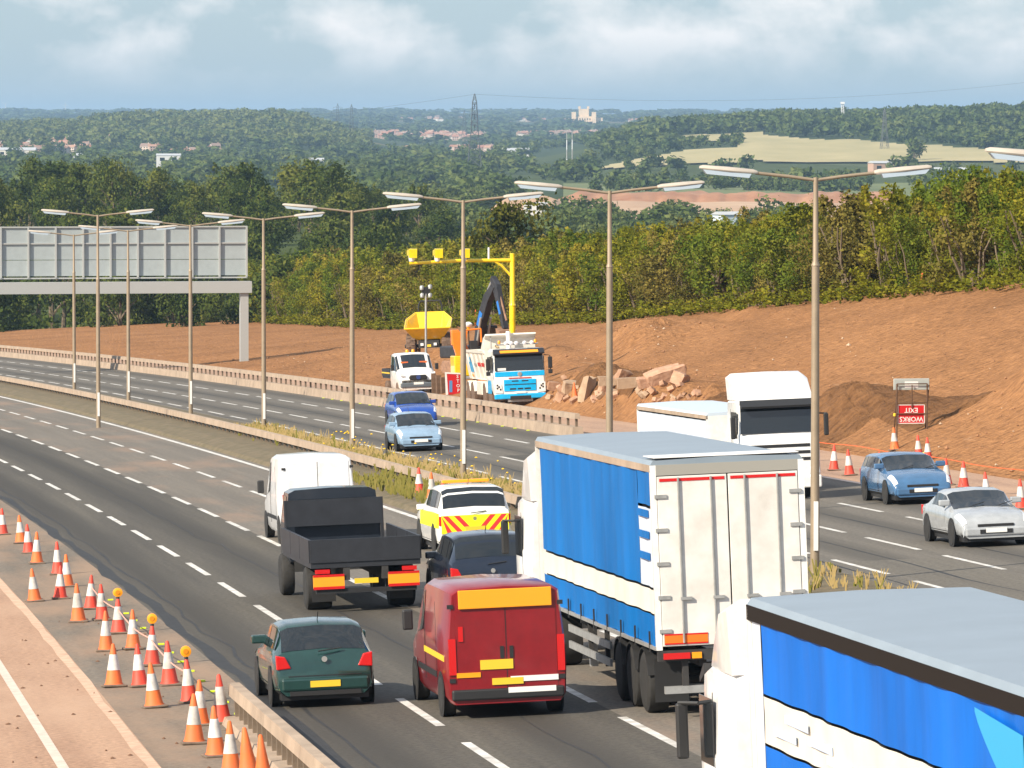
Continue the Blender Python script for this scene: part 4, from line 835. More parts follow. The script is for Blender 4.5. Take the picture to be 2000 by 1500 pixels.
# ------------------------------------------------------------------ rocks and broken concrete
def rock(name, s, t, dz, dims, rot, seed, material, label, group='broken rocks and slabs beside the tipper', cut=.25, n=26):
    g = random.Random(seed); bm = bmesh.new()
    for i in range(n):
        p = [g.choice((-1, 1))*g.uniform(1-cut*2, 1) for _ in range(3)]; bm.verts.new([p[k]*dims[k]/2 for k in range(3)])
    for x in (-1, 1):
        for y in (-1, 1):
            for z in (-1, 1): bm.verts.new([x*dims[0]/2*(1-cut*g.random()), y*dims[1]/2*(1-cut*g.random()), z*dims[2]/2*(1-cut*g.random())])
    r_ = bmesh.ops.convex_hull(bm, input=bm.verts); bmesh.ops.delete(bm, geom=[e for e in r_['geom_interior'] if isinstance(e, bmesh.types.BMVert)], context='VERTS')
    bmesh.ops.triangulate(bm, faces=bm.faces); bmesh.ops.subdivide_edges(bm, edges=bm.edges, cuts=2, use_grid_fill=True)
    for v in bm.verts: v.co *= 1+.34*fbm(v.co.x*2.2+seed, v.co.y*2.2+v.co.z*1.7, 3, seed % 17)
    me = bpy.data.meshes.new(name); bm.to_mesh(me); bm.free(); me.materials.append(material)
    o = bpy.data.objects.new(name, me); COL.objects.link(o); m = Matrix.Rotation(rot[2], 4, 'Z') @ Matrix.Rotation(rot[0], 4, 'X') @ Matrix.Rotation(rot[1], 4, 'Y'); m.translation = Vector(G(s, t, dz)); o.matrix_world = m; tag(o, label, 'rock', group)
RK1 = mat('pink_sandstone', (.36, .2, .125), .9, 0, col2=(.5, .31, .21), scale=3, bump=.5, bscale=8); RK2 = mat('weathered_concrete', (.3, .2, .13), .9, 0, col2=(.42, .3, .2), scale=2, bump=.5, bscale=8); RK3 = mat('earthy_rock', (.28, .15, .09), .95, 0, col2=(.4, .25, .16), scale=3, bump=.6, bscale=8)
def spot(x, y):                                          # where a line of sight from the bridge meets the earthworks
    r = np.array([(x-1000)/11000, 0, 0])+UP_*(-(y-750)/11000)+F_
    for d in np.arange(150, 620, .5):
        P = r*d; s_, t_, z_ = P@U, P@V, P@N+HC
        if z_ < ground(s_, t_): return s_, t_
    return 400, 45
for (x, y, dims, rot, mt, lab, cut) in ((1147, 780, (.75, .5, 1.75), (.1, .18, .85), RK2, 'upright pale concrete slab with a dark shaded face', .06), (1183, 768, (.8, .6, .9), (.3, .2, .4), RK1, 'boulder leaning behind the lamp post beside the upright slab', .3),
        (1112, 772, (.9, .7, .9), (.2, .1, .3), RK2, 'rounded boulder left of the upright slab', .35), (1085, 762, (1.1, .6, .6), (.1, .2, .2), RK3, 'flat rock nearest the tipper mirror', .3), (1098, 785, (.7, .6, .5), (.4, .1, .9), RK3, 'low rock right of the tipper bumper', .35), (1075, 782, (.5, .5, .4), (.2, .3, .6), RK2, 'small pale rock at the tipper bumper', .35),
        (1300, 752, (2.2, 1.0, 1.0), (.25, -.28, .15), RK1, 'largest pink slab tilted up to the right', .2), (1272, 756, (1.5, .7, .6), (.1, -.2, .1), RK1, 'flat pink slab in front of the largest one', .2), (1225, 748, (1.3, .8, .7), (.2, .3, .5), RK3, 'earthy boulder left of the largest pink slab', .35), (1328, 752, (.9, .9, .9), (.3, .2, 1.0), RK1, 'pink boulder at the right end of the slabs', .3),
        (1200, 778, (.5, .4, .45), (.3, .1, .2), RK2, 'small grey stone right of the lamp post', .3)):
    s_, t_ = spot(x, y); rock('boulder', s_, t_, dims[2]*.2, tuple(q*.76 for q in dims), rot, int(x), mt, lab, cut=cut)
for x, y, lab in ((1200, 764, 'dark concrete beam lying left among the rocks'), (1240, 766, 'dark concrete beam with pale end lying right among the rocks')):
    s_, t_ = spot(x, y); rock('concrete_beam', s_, t_, .35, (1.5, .35, .45), (.0, -.05, .12), int(x), RK2, lab, cut=.04)
for i in range(46):
    x = random.choice([random.gauss(1100, 28), random.gauss(1215, 40), random.gauss(1310, 35)]); y = random.uniform(752, 792); s_, t_ = spot(x, y); q = random.uniform(.15, .38)
    rock('rubble_stone', s_, t_, q*.3, (q*1.3, q, q*.8), (random.random(), random.random(), random.random()*3), 500+i, random.choice([RK1, RK2, RK3, RK3]), 'small stone in the rubble between the tipper and the slabs', 'rubble stones', .35, 12)
# ------------------------------------------------------------------ vehicles: local axes x right, y forward (rear at 0), z up
class Loft:
    """body skin lofted through stations (y, half profile from floor centre to roof centre); patches of it become glass, lamps, seams"""
    def __init__(self, st): self.ys = [a for a, _ in st]; self.pr = [p for _, p in st]; self.n = len(self.pr[0])
    def pt(self, u, v, sg=1):
        i = min(int(u), len(self.ys)-2); j = min(int(v), self.n-2); a, b = u-i, v-j
        def P(k, q): return np.array([self.pr[k][q][0]*sg, self.ys[k], self.pr[k][q][1]])
        return (P(i, j)*(1-a)+P(i+1, j)*a)*(1-b)+(P(i, j+1)*(1-a)+P(i+1, j+1)*a)*b
    def body(self, name, material, parent, smooth=38, bevel=0):
        b = MB(); n = self.n; W = 2*n-2; vs_ = []
        for y, p in zip(self.ys, self.pr):
            vs_ += [(x, y, z) for x, z in p]+[(-x, y, z) for x, z in reversed(p[1:-1])]
        S = len(self.ys); fs = [(i*W+k, i*W+(k+1) % W, (i+1)*W+(k+1) % W, (i+1)*W+k) for i in range(S-1) for k in range(W)]
        fs += [tuple(range(W)), tuple((S-1)*W+k for k in reversed(range(W)))]
        return b.add(vs_, fs).build(name, material, parent, smooth)
    def patch(self, name, u0, u1, v0, v1, material, parent, off=.008, sides=(1, -1), nu=4, nv=3, join=False, skew=0.0):
        """sheet following the skin; join spans both halves across the centre line"""
        def grid(sg):
            rows = []
            for i in range(nu+1):
                row = []
                for j in range(nv+1):
                    v = v0+(v1-v0)*j/nv; u = u0+(u1-u0)*i/nu+skew*(v-v0)/(v1-v0+1e-9); e = .02
                    p = self.pt(u, v, sg); du = self.pt(min(u+e, len(self.ys)-1), v, sg)-self.pt(max(u-e, 0), v, sg); dv = self.pt(u, min(v+e, self.n-1), sg)-self.pt(u, max(v-e, 0), sg)
                    nn = np.cross(du, dv)*sg; nn = nn/(np.linalg.norm(nn)+1e-9); 
                    if nn[0]*sg < -.5: nn = -nn
                    row.append(p+nn*off)
                rows.append(row)
            return rows
        objs = []
        if join:
            A, B = grid(1), grid(-1); rows = [a+list(reversed(b[:-1])) for a, b in zip(A, B)] if abs(v1-(self.n-1)) < 1e-6 else None
            W = len(rows[0]); b = MB().add([p for r_ in rows for p in r_], [(i*W+k, i*W+k+1, (i+1)*W+k+1, (i+1)*W+k) for i in range(nu) for k in range(W-1)]); return b.build(name, material, parent, 60)
        for sg in sides:
            rows = grid(sg); W = nv+1; objs.append(MB().add([p for r_ in rows for p in r_], [(i*W+k, i*W+k+1, (i+1)*W+k+1, (i+1)*W+k) for i in range(nu) for k in range(nv)]).build(name, material, parent, 60))
        return objs
WHEELS = {}
def wheel(parent, x, y, r, wd, tyre=M_TYRE, rim=M_RIM, lug=False):
    """tyre with rounded shoulders, dished rim and hub; x is the outer face"""
    key = (r, wd, tyre.name, rim.name, lug); sg = 1 if x > 0 else -1
    if key not in WHEELS:
        a = MB().lathe([(r*.62, 0), (r*.86, .0), (r*.97, -.03), (r, -wd*.2), (r, -wd*.8), (r*.95, -wd)], 22, 'x')
        if lug:
            for k in range(16):
                q = 2*math.pi*k/16
                for s0 in (0, 1): c, s_ = math.cos(q+s0*.18), math.sin(q+s0*.18); a.add([(-wd*.05-s0*wd*.5, r*c-.06*s_, r*s_+.06*c), (-wd*.45-s0*wd*.5, r*c-.06*s_, r*s_+.06*c), (-wd*.45-s0*wd*.5, r*1.05*c+.06*s_, r*1.05*s_-.06*c), (-wd*.05-s0*wd*.5, r*1.05*c+.06*s_, r*1.05*s_-.06*c)], [(0, 1, 2, 3)])
        b = MB().lathe([(r*.64, -.03), (r*.58, -.035), (r*.5, -.07), (r*.22, -.05), (r*.2, -.01), (r*.08, -.005)], 20, 'x')
        for k in range(5):
            q = 2*math.pi*k/5; c, s_ = math.cos(q), math.sin(q); b.add([(-.03, r*.2*c-.04*s_, r*.2*s_+.04*c), (-.03, r*.2*c+.04*s_, r*.2*s_-.04*c), (-.025, r*.6*c+.03*s_, r*.6*s_-.03*c), (-.025, r*.6*c-.03*s_, r*.6*s_+.03*c)], [(0, 1, 2, 3)])
        WHEELS[key] = (a.mesh('tyre', tyre, 40), b.mesh('rim', rim, 30))
    t = bpy.data.objects.new('wheel', WHEELS[key][0]); COL.objects.link(t); t.parent = parent; t.location = (x, y, r); t.rotation_euler = (0, 0, 0 if sg > 0 else math.pi)
    o = bpy.data.objects.new('rim', WHEELS[key][1]); COL.objects.link(o); o.parent = t
    return t
def profile(w, belt, wr, zr, zf=.22, mid=.55, tumble=.05):
    return [(0, zf), (w-.14, zf), (w-.03, zf+.10), (w, min(mid, belt-.2)), (w-.015, belt-.07), (w-tumble, belt), (wr+.035, zr-.07 if zr-belt > .2 else belt+(zr-belt)*.5), (wr-.10, zr-.012), (0, zr+.018)]
def car(name, label, cat, colour, m, kind='hatch', plate_rear=True, L=4.3, W=.9, H=1.46, group=None, extras=None):
    t = thing(name, label, cat, m, group); k = L/4.3; hh = H-1.46
    if kind == 'hatch': tail = [(0, .60, .64), (.03, .74, .78), (.09, .93, .97), (.32, .95, 1.22), (.52, .95, 1.40)]
    elif kind == 'estate': tail = [(0, .60, .64), (.03, .74, .78), (.07, .95, .99), (.20, .97, 1.22), (.34, .97, 1.42)]
    elif kind == 'suv': tail = [(0, .66, .72), (.03, .84, .9), (.07, 1.02, 1.07), (.2, 1.04, 1.3), (.36, 1.04, 1.42)]
    else: tail = [(0, .62, .68), (.04, .82, .87), (.3, .94, .98), (.62, .95, 1.05), (1.15, .95, 1.36)]      # saloon
    bz = tail[-1][1]
    rest = [(.9 if kind != 'saloon' else 1.4, bz, 1.45), (1.7, bz-.01, 1.46), (2.25, bz-.02, 1.42), (2.72, bz-.03, 1.19), (3.12, bz-.05, bz+.0), (3.5, bz-.09, bz-.04), (3.95, bz-.17, bz-.11), (4.17, .70, .74), (4.27, .58, .62), (4.3, .5, .53)]
    st = []
    for y, be, zr in tail+rest:
        green = zr-be > .12; z = zr+hh*(1 if zr > 1.1 else .35); e = min(1, (y+.04)/.25, (4.34-y)/.5); w_ = W*(.90+.10*max(0, min(1, e))); wr = (w_-.21 if green else w_-.17)
        if y < .2 and not green: wr = w_-.14
        st.append((y*k, profile(w_, be+hh*.35, wr, z)))
    lf = Loft(st); P = paint('car_'+name+'_'+str(colour), colour, .22); lf.body('body', P, t)
    nT = len(tail)-1; g0 = 2 if kind != 'saloon' else 3
    lf.patch('rear_window', g0+.12, nT-.08, 6.0, 8, M_GLASS, t, join=True, nu=5, nv=4) if kind != 'saloon' else lf.patch('rear_window', g0+.15, nT-.1, 6.0, 8, M_GLASS, t, join=True)
    ws = nT+3; lf.patch('windscreen', ws+.08, ws+1.9, 6.05, 8, M_GLASS, t, join=True, nu=6, nv=4)
    for a, b_ in (((nT-.3, nT+.75), (nT+.85, nT+1.95), (nT+2.05, nT+3.35)) if kind != 'saloon' else ((nT+.1, nT+.9), (nT+1.0, nT+1.95), (nT+2.05, nT+3.35))): lf.patch('side_window', a, b_, 5.12, 5.92, M_GLASS, t)
    for u in (nT+.8, nT+2.0, nT+3.9): lf.patch('door_seam', u, u+.02, 2.3, 5.0, M_BLACK, t, .004, nu=1)
    lf.patch('sill', 1.6, len(st)-3, 1.1, 2.2, M_BLACK, t, .006, nu=8)
    r_ = .32 if kind != 'suv' else .37
    for y in (.78*k, 3.42*k):
        for sg in (-1, 1):
            MB().lathe([(r_+.06, 0), (r_+.06, .012)], 24, 'x', (sg*(W+.0) if sg > 0 else -W-.012, y, r_+.01)).build('wheel_arch', M_BLACK, t)
            wheel(t, sg*(W+.022), y, r_, .21)
    zl = .80+hh*.3
    for sg in (-1, 1):
        MB().prism([(sg*(W-.30), zl-.1), (sg*(W-.05), zl-.12), (sg*(W-.045), zl+.13), (sg*(W-.2), zl+.1)], -.012, .16, 1).build('tail_light', M_RED, t, bevel=.015)
        pass
        mr_ = MB().box(W-.14 if sg > 0 else -W-.14, W+.14 if sg > 0 else -W+.14, 2.68*k, 2.8*k, bz+.02, bz+.17).build('mirror', P, t, bevel=.03)
    nS = len(st); lf.patch('headlight', nS-4.55, nS-2.25, 4.1, 5.9, M_CLEAR, t, .012, nu=4); MB().box(-W*.5, W*.5, L-.08, L+.012, .505, .57).build('upper_grille', M_BLACK, t, bevel=.01)
    MB().box(-W*.86, W*.86, -.035, .2, .30, .52).build('rear_bumper', P, t, bevel=.04); MB().box(-W*.7, W*.7, -.03, .1, .22, .295).build('rear_valance', M_BLACK, t)
    MB().box(-W*.84, W*.84, L-.2, L+.04, .28, .48).build('front_bumper', P, t, bevel=.04); MB().box(-W*.45, W*.45, L-.06, L+.055, .34, .44).build('grille', M_BLACK, t)
    MB().box(-.26, .26, -.05, -.036, .36 if kind == 'hatch' else .62, .47 if kind == 'hatch' else .73).build('rear_number_plate', M_YPLATE, t)
    MB().box(-.26, .26, L+.056, L+.066, .36, .47).build('front_number_plate', M_WPLATE, t)
    MB().box(-W+.12, W-.12, .1, L-.1, .14, .3).build('underbody', M_BLACK, t)
    MB().tube([(-.1, -.01 if kind != 'saloon' else .3, .98+hh*.3), (.3, .04 if kind != 'saloon' else .34, 1.02+hh*.3)], .012, 5).build('rear_wiper', M_BLACK, t); MB().lathe([(.05, 0), (.05, .012)], 12, 'y', (0, -.03, .84+hh*.3)).build('badge', M_STEEL, t); MB().box(-W*.72, W*.72, -.012, .02, .555, .565).build('tailgate_gap', M_BLACK, t); MB().tube([(0, 1.0*k, H), (0, .8*k, H+.16)], .008, 5).build('aerial', M_BLACK, t)
    for x in (-.35, .35): MB().tube([(x, 3.16*k, bz+.0), (x-.4, 2.98*k, bz+.09)], .01, 5).build('wiper', M_BLACK, t)
    if extras: extras(t, lf, st)
    return t
def stripes(parent, name, x0, x1, y, z0, z1, n, mats, slope=.5, off=.0):
    """chevron boards on a rear face, mirrored about the middle"""
    for sg in (-1, 1):
        w_ = (x1-x0)/2; 
        for i in range(n):
            a, b_ = i/n*w_, (i+1)/n*w_; sh = slope*(z1-z0)
            pts = [(sg*a, z0), (sg*b_, z0), (sg*min(w_, b_+sh), z1), (sg*min(w_, a+sh), z1)]
            MB().prism(pts, y-.004-off, y-.001-off, 1).build(name, mats[i % 2], parent)
def trailer(t, y0, L, H, side_mats, roof, rear_fn, floor=1.2, W=1.275, name='curtain', wheels=(1.6, 2.95, 4.3), nribs=9, top_rail=M_CONC, valance=None):
    """curtain-sided trailer, rear at y0; side_mats = [(z0, z1, material)] bands of each curtain"""
    MB().box(-W+.12, W-.12, y0+.06, y0+L-.05, floor-.02, H-.12).build('load_space', M_CHASSIS, t)
    r = MB(); n = 14
    for i in range(n+1):
        y = y0+L*i/n
        r.v += [(-W, y, H-.1), (-W+.06, y, H-.015), (0, y, H+.02+.008*math.sin(i*2.6)), (W-.06, y, H-.015), (W, y, H-.1)]
    r.f += [(i*5+j, i*5+j+1, (i+1)*5+j+1, (i+1)*5+j) for i in range(n) for j in range(4)]+[(0, 1, 2, 3, 4), tuple(n*5+j for j in (4, 3, 2, 1, 0))]; r.m += [0]*(len(r.f))
    r.build('roof', roof, t, 50)
    vt = valance if valance else top_rail
    for sg in (-1, 1):
        MB().box(sg*W-(.0 if sg < 0 else .05), sg*W+(.05 if sg < 0 else .0), y0, y0+L, H-.2-(.05 if valance else 0), H-.085).build('top_rail', vt, t)
        for q, (z0, z1, mt, ya, yb) in enumerate(side_mats):
            b = MB(); ny = max(2, int((yb-ya)/.22)); rows = []
            for i in range(ny+1):
                y = y0+ya+(yb-ya)*i/ny; wv = .02*math.sin(y*5.1+math.sin(y*1.3))+.014*math.sin(y*2.2+1)+.02*math.exp(-(((y-y0) % 1.5)-.75)**2/.02)*-.5
                rows.append([(sg*(W-.03+wv*.7+(.006 if z_ in (z0, z1) else 0)), y, z_) for z_ in (z0, z0+(z1-z0)*.33, z0+(z1-z0)*.66, z1)])
            b.add([p for r_ in rows for p in r_], [(i*4+j, i*4+j+1, (i+1)*4+j+1, (i+1)*4+j) for i in range(ny) for j in range(3)]); b.build(name, mt, t, 60)
        MB().box(sg*W-.02, sg*W+.02, y0, y0+L, floor-.06, floor+.0).build('side_rail', M_STEEL, t)
        for i in range(nribs): y = y0+.6+(L-1.2)*i/(nribs-1); MB().box(sg*(W+.012)-.012, sg*(W+.012)+.012, y-.03, y+.03, floor-.12, floor+.22).build('curtain_strap', M_BLACK, t)
        for z in (.5, .8): MB().box(sg*(W-.06)-.02, sg*(W-.06)+.02, y0+5.4, y0+L-3.2, z, z+.13).build('side_guard', M_STEEL, t)
        for y in (y0+6.2, y0+8.2): MB().box(sg*(W-.12)-.04, sg*(W-.12)+.04, y-.05, y+.05, .45, floor-.05).build('guard_bracket', M_CHASSIS, t)
        MB().box(sg*.75-.07, sg*.75+.07, y0+L-3.0, y0+L-2.85, .12, floor-.05).build('landing_leg', M_STEEL, t)
        for y in wheels:
            wheel(t, sg*(W-.02), y0+y, .52, .36)
            MB().prism([(y0+y+.56*math.cos(a), .52+.58*math.sin(a)) for a in np.linspace(.25, 2.9, 9)]+[(y0+y+.54*math.cos(a), .52+.55*math.sin(a)) for a in np.linspace(2.9, .25, 9)], sg*(W-.4), sg*(W-.01), 0).build('mudguard', M_BLACK, t)
        MB().box(sg*.5-.06, sg*.5+.06, y0+.1, y0+L-.8, .85, floor-.06).build('chassis_beam', M_CHASSIS, t)
    for y in wheels: MB().tube([(-W+.3, y0+y, .52), (W-.3, y0+y, .52)], .07, 8).build('axle', M_CHASSIS, t)
    MB().box(-W, W, y0+L-.08, y0+L, floor-.1, H-.1).build('front_bulkhead', M_WHITE, t)
    # rear: frame, doors, lock bars, lights, under-run bar
    for sg in (-1, 1): MB().box(sg*W-(.1 if sg > 0 else 0), sg*W+(.1 if sg < 0 else 0), y0-.01, y0+.06, floor-.06, H-.09).build('rear_corner_post', M_WHITE, t)
    MB().box(-W+.1, W-.1, y0-.012, y0+.06, H-.26, H-.085).build('rear_header', mat('header_grey', (.3, .29, .26), .6), t)
    rear_fn(t, y0, W, H, floor)
    MB().box(-W+.02, W-.02, y0-.03, y0+.1, floor-.24, floor-.07).build('rear_beam', M_CHASSIS, t)
    for sg in (-1, 1):
        MB().box(sg*.95-.22, sg*.95+.22, y0-.06, y0-.031, floor-.21, floor-.11).build('rear_light', M_RED, t); MB().box(sg*.62-.08, sg*.62+.08, y0-.06, y0-.031, floor-.21, floor-.11).build('indicator', M_AMBER, t)
        MB().box(sg*.9-.28, sg*.9+.28, y0+.9, y0+.92, .22, .95).build('mud_flap', M_BLACK, t)
        MB().box(sg*.8-.05, sg*.8+.05, y0+.05, y0+.15, .5, floor-.2).build('under_run_bracket', M_CHASSIS, t)
    MB().box(-1.15, 1.15, y0+.02, y0+.14, .42, .54).build('under_run_bar', M_STEEL, t); MB().box(-.26, .26, y0-.05, y0-.031, .98-.08, .98+.03).build('number_plate', M_YPLATE, t)
def doors(red_top=True, mk=True):
    def fn(t, y0, W, H, fl):
        DW = mat('door_white', (.56, .53, .49), .5, 0, col2=(.76, .74, .71), scale=1.3, detail=9)
        for sg in (-1, 1):
            d = MB().box(min(sg*.012, sg*(W-.11)), max(sg*.012, sg*(W-.11)), y0-.02, y0+.03, fl+.0, H-.275).build('rear_door', DW, t, bevel=.008)
            for x in (.28, .82):
                MB().tube([(sg*x, y0-.05, fl+.05), (sg*x, y0-.05, H-.3)], .018, 6).build('lock_bar', M_STEEL, d); MB().box(sg*x-.03, sg*x+.16, y0-.075, y0-.035, fl+.75, fl+.80).build('handle', M_STEEL, d)
            for z in np.linspace(fl+.25, H-.6, 5): MB().box(min(sg*(W-.26), sg*(W-.06)), max(sg*(W-.26), sg*(W-.06)), y0-.045, y0-.02, z-.03, z+.03).build('hinge', M_STEEL, d)
            if red_top: MB().box(min(sg*.05, sg*(W-.15)), max(sg*.05, sg*(W-.15)), y0-.028, y0-.021, H-.36, H-.31).build('red_marker_strip', M_RED, t)
            if mk:
                q = MB().box(sg*.78-.36, sg*.78+.36, y0-.03, y0-.0201, fl+.03, fl+.2).build('marker_board', mat('marker_orange', (.85, .17, .01), .5), t)
                for e in (-1, 1): MB().box(sg*.78-.36, sg*.78+.36, y0-.033, y0-.0305, fl+.115+e*.075-.012, fl+.115+e*.075+.012).build('red_border', M_RED, q)
    return fn
def tractor(t, y0, colour, H=3.5, deflector=None, W=1.22, glass_h=(1.95, 2.75), low=None, toward=False):
    """cab-over tractor unit; rear of its chassis at y0, cab front at y0+5.6"""
    P = paint('cab_'+str(colour), colour, .3); yc = y0+3.5; yf = y0+5.65
    st = []
    for y, z0, z1, w_ in ((yc, .95, 2.9, W-.05), (yc+.1, .9, 3.0, W), (yf-.55, .55, 3.02, W), (yf-.22, .45, 2.95, W-.01), (yf-.08, .42, 2.0, W-.04), (yf, .42, 1.85, W-.12)):
        top = z1; st.append((y, [(0, z0), (w_-.12, z0), (w_, z0+.15), (w_, 1.2), (w_, min(1.95, top-.1)), (w_-.03, min(2.0, top-.05)), (w_-.07, top-.12), (w_-.2, top-.01), (0, top+.02)]))
    lf = Loft(st); lf.body('cab', P, t, 35)
    MB().add([(-W+.06, yf-.06, 1.98), (W-.06, yf-.06, 1.98), (W-.1, yf-.215, 2.86), (-W+.1, yf-.215, 2.86), (-W+.06, yf-.03, 1.98), (W-.06, yf-.03, 1.98), (W-.1, yf-.185, 2.86), (-W+.1, yf-.185, 2.86)], [(4, 5, 6, 7), (0, 1, 5, 4), (2, 3, 7, 6), (0, 3, 2, 1), (1, 2, 6, 5), (0, 4, 7, 3)]).build('windscreen', M_GLASS, t)
    MB().prism([(yf-.2, 2.84), (yf+.12, 2.72), (yf+.14, 2.78), (yf-.18, 2.96)], -W+.08, W-.08, 0).build('sun_visor', M_BLACK, t)
    for sg in (-1, 1):
        MB().box(sg*(W+.004)-.004, sg*(W+.004)+.004, yf-1.15, yf-.3, 1.85, 2.62).build('side_window', M_GLASS, t); MB().box(sg*(W+.003)-.003, sg*(W+.003)+.003, yf-1.22, yf-1.2, .9, 2.7).build('door_seam', M_BLACK, t)
        MB().box(sg*(W+.17)-.07, sg*(W+.17)+.07, yf-.05, yf+.04, 1.85, 2.5).build('mirror', M_BLACK, t, bevel=.03); MB().tube([(sg*W, yf-.2, 2.5), (sg*(W+.2), yf, 2.5)], .025, 6).build('mirror_arm', M_BLACK, t)
        MB().prism([(sg*(W-.42), .72), (sg*(W-.06), .76), (sg*(W-.08), 1.02), (sg*(W-.36), .95)], yf-.1, yf+.01, 1).build('headlight', M_CLEAR, t, bevel=.02)
        wheel(t, sg*(W-.0), yf-1.35, .51, .32); wheel(t, sg*(W+.02), y0+1.0, .51, .56)
        MB().box(sg*.45-.06, sg*.45+.06, y0, yc+.2, .7, .95).build('chassis_beam', M_CHASSIS, t); MB().tube([(sg*.85, y0+1.9, .62), (sg*.85, y0+3.1, .62)], .33, 12).build('fuel_tank', M_STEEL, t, 50)
    MB().box(-W*.98, W*.98, yf-.15, yf+.05, .34, .7).build('bumper', P if low is None else low, t, bevel=.04); 
    for z in (1.15, 1.35, 1.55): MB().box(-W*.72, W*.72, yf-.02, yf+.012, z, z+.09).build('grille_slat', M_BLACK, t)
    MB().box(-.26, .26, yf+.051, yf+.06, .45, .56).build('number_plate', M_WPLATE, t)
    if deflector:
        d = Loft([(yc+.05, [(0, 2.95), (W-.08, 2.95), (W-.04, deflector-.12), (W-.2, deflector), (0, deflector+.02)]), (yc+.7, [(0, 2.95), (W-.08, 2.95), (W-.06, deflector-.2), (W-.24, deflector-.08), (0, deflector-.05)]), (yf-.5, [(0, 2.95), (W-.12, 2.95), (W-.14, 3.1), (W-.3, 3.2), (0, 3.24)]), (yf-.25, [(0, 2.9), (W-.2, 2.9), (W-.2, 2.96), (W-.36, 3.0), (0, 3.02)])]); d.body('wind_deflector', P, t, 50)
    return lf
# --- two blue curtain-sided lorries on the left carriageway
CU1 = mat('curtain_blue', (.002, .125, .40), .62, 0, .2, .9, .2, 3, stretch=(1, 1, .25), spec=.2); CU2 = mat('curtain_bright_blue', (.0, .12, .52), .62, 0, .2, .8, .2, 3, stretch=(1, 1, .2), spec=.2)
CUW = mat('curtain_white_band', (.70, .66, .58), .5, 0, .06, 2); ROOF = mat('trailer_roof', (.22, .27, .32), .4, .0, .06, 1); VAL = mat('brown_valance', (.018, .014, .012), .85, spec=.1); CUC = mat('curtain_cyan', (.0, .33, .62), .4); PALE = mat('curtain_pale', (.56, .62, .72), .45, 0, .08, 2)
t1 = thing('articulated_lorry', 'articulated lorry with blue curtain sides, white band and white rear doors', 'lorry', frame(90.6, 15.58))
trailer(t1, 0, 13.6, 4.25, [(2.16, 4.05, CU1, 1.55, 13.3), (2.16, 3.45, PALE, .06, 1.5), (3.5, 4.05, CU1, .06, 1.5), (1.73, 2.12, CUW, .06, 13.3), (1.2, 1.7, CU1, .06, 13.3)], ROOF, doors())
for z in (2.6, 2.95, 3.3):
    for sg in (-1, 1): MB().box(sg*1.285-.006, sg*1.285+.006, .25, 1.4, z, z+.12).build('blue_lettering_bar', CU1, t1)
MB().box(-1.2, 1.2, .0, 1.1, 4.275, 4.285).build('white_roof_sheet', mat('white_sheet', (.8, .8, .8), .45), t1)
tractor(t1, 11.9, (.74, .73, .72), deflector=3.9)
t2 = thing('articulated_lorry', 'nearest articulated lorry with bright blue sides and dark valance at bottom right', 'lorry', frame(46.6, 11.78))
trailer(t2, 0, 13.6, 3.95, [(2.95, 3.71, CU2, 0.06, 12.85), (2.42, 2.92, CUW, .06, 12.85), (1.2, 2.39, CU2, .06, 12.85), (1.2, 3.71, PALE, 12.9, 13.5)], ROOF, doors(), valance=VAL)
for y, z in ((10.9, 2.78), (9.6, 2.66), (8.6, 2.55), (11.6, 2.6)): MB().box(-1.275, -1.271, y-.7, y+.6, z-.045, z+.045).build('pale_blue_stripe', mat('stripe_pale_blue', (.5, .6, .78), .5), t2)
def swoosh():
    b = MB(); n = 18; rows = []
    for i in range(n+1):
        y = .1+1.9*i/n; q = 1-i/n; rows.append([(-1.292, y, 3.62-.85*q**.8-.02), (-1.292, y, 3.64-.1*q)])
    b.add([p for r_ in rows for p in r_], [(2*i, 2*i+1, 2*i+3, 2*i+2) for i in range(n)]); b.build('cyan_swoosh', CUC, t2)
swoosh()
tractor(t2, 11.9, (.76, .76, .76), deflector=3.8)
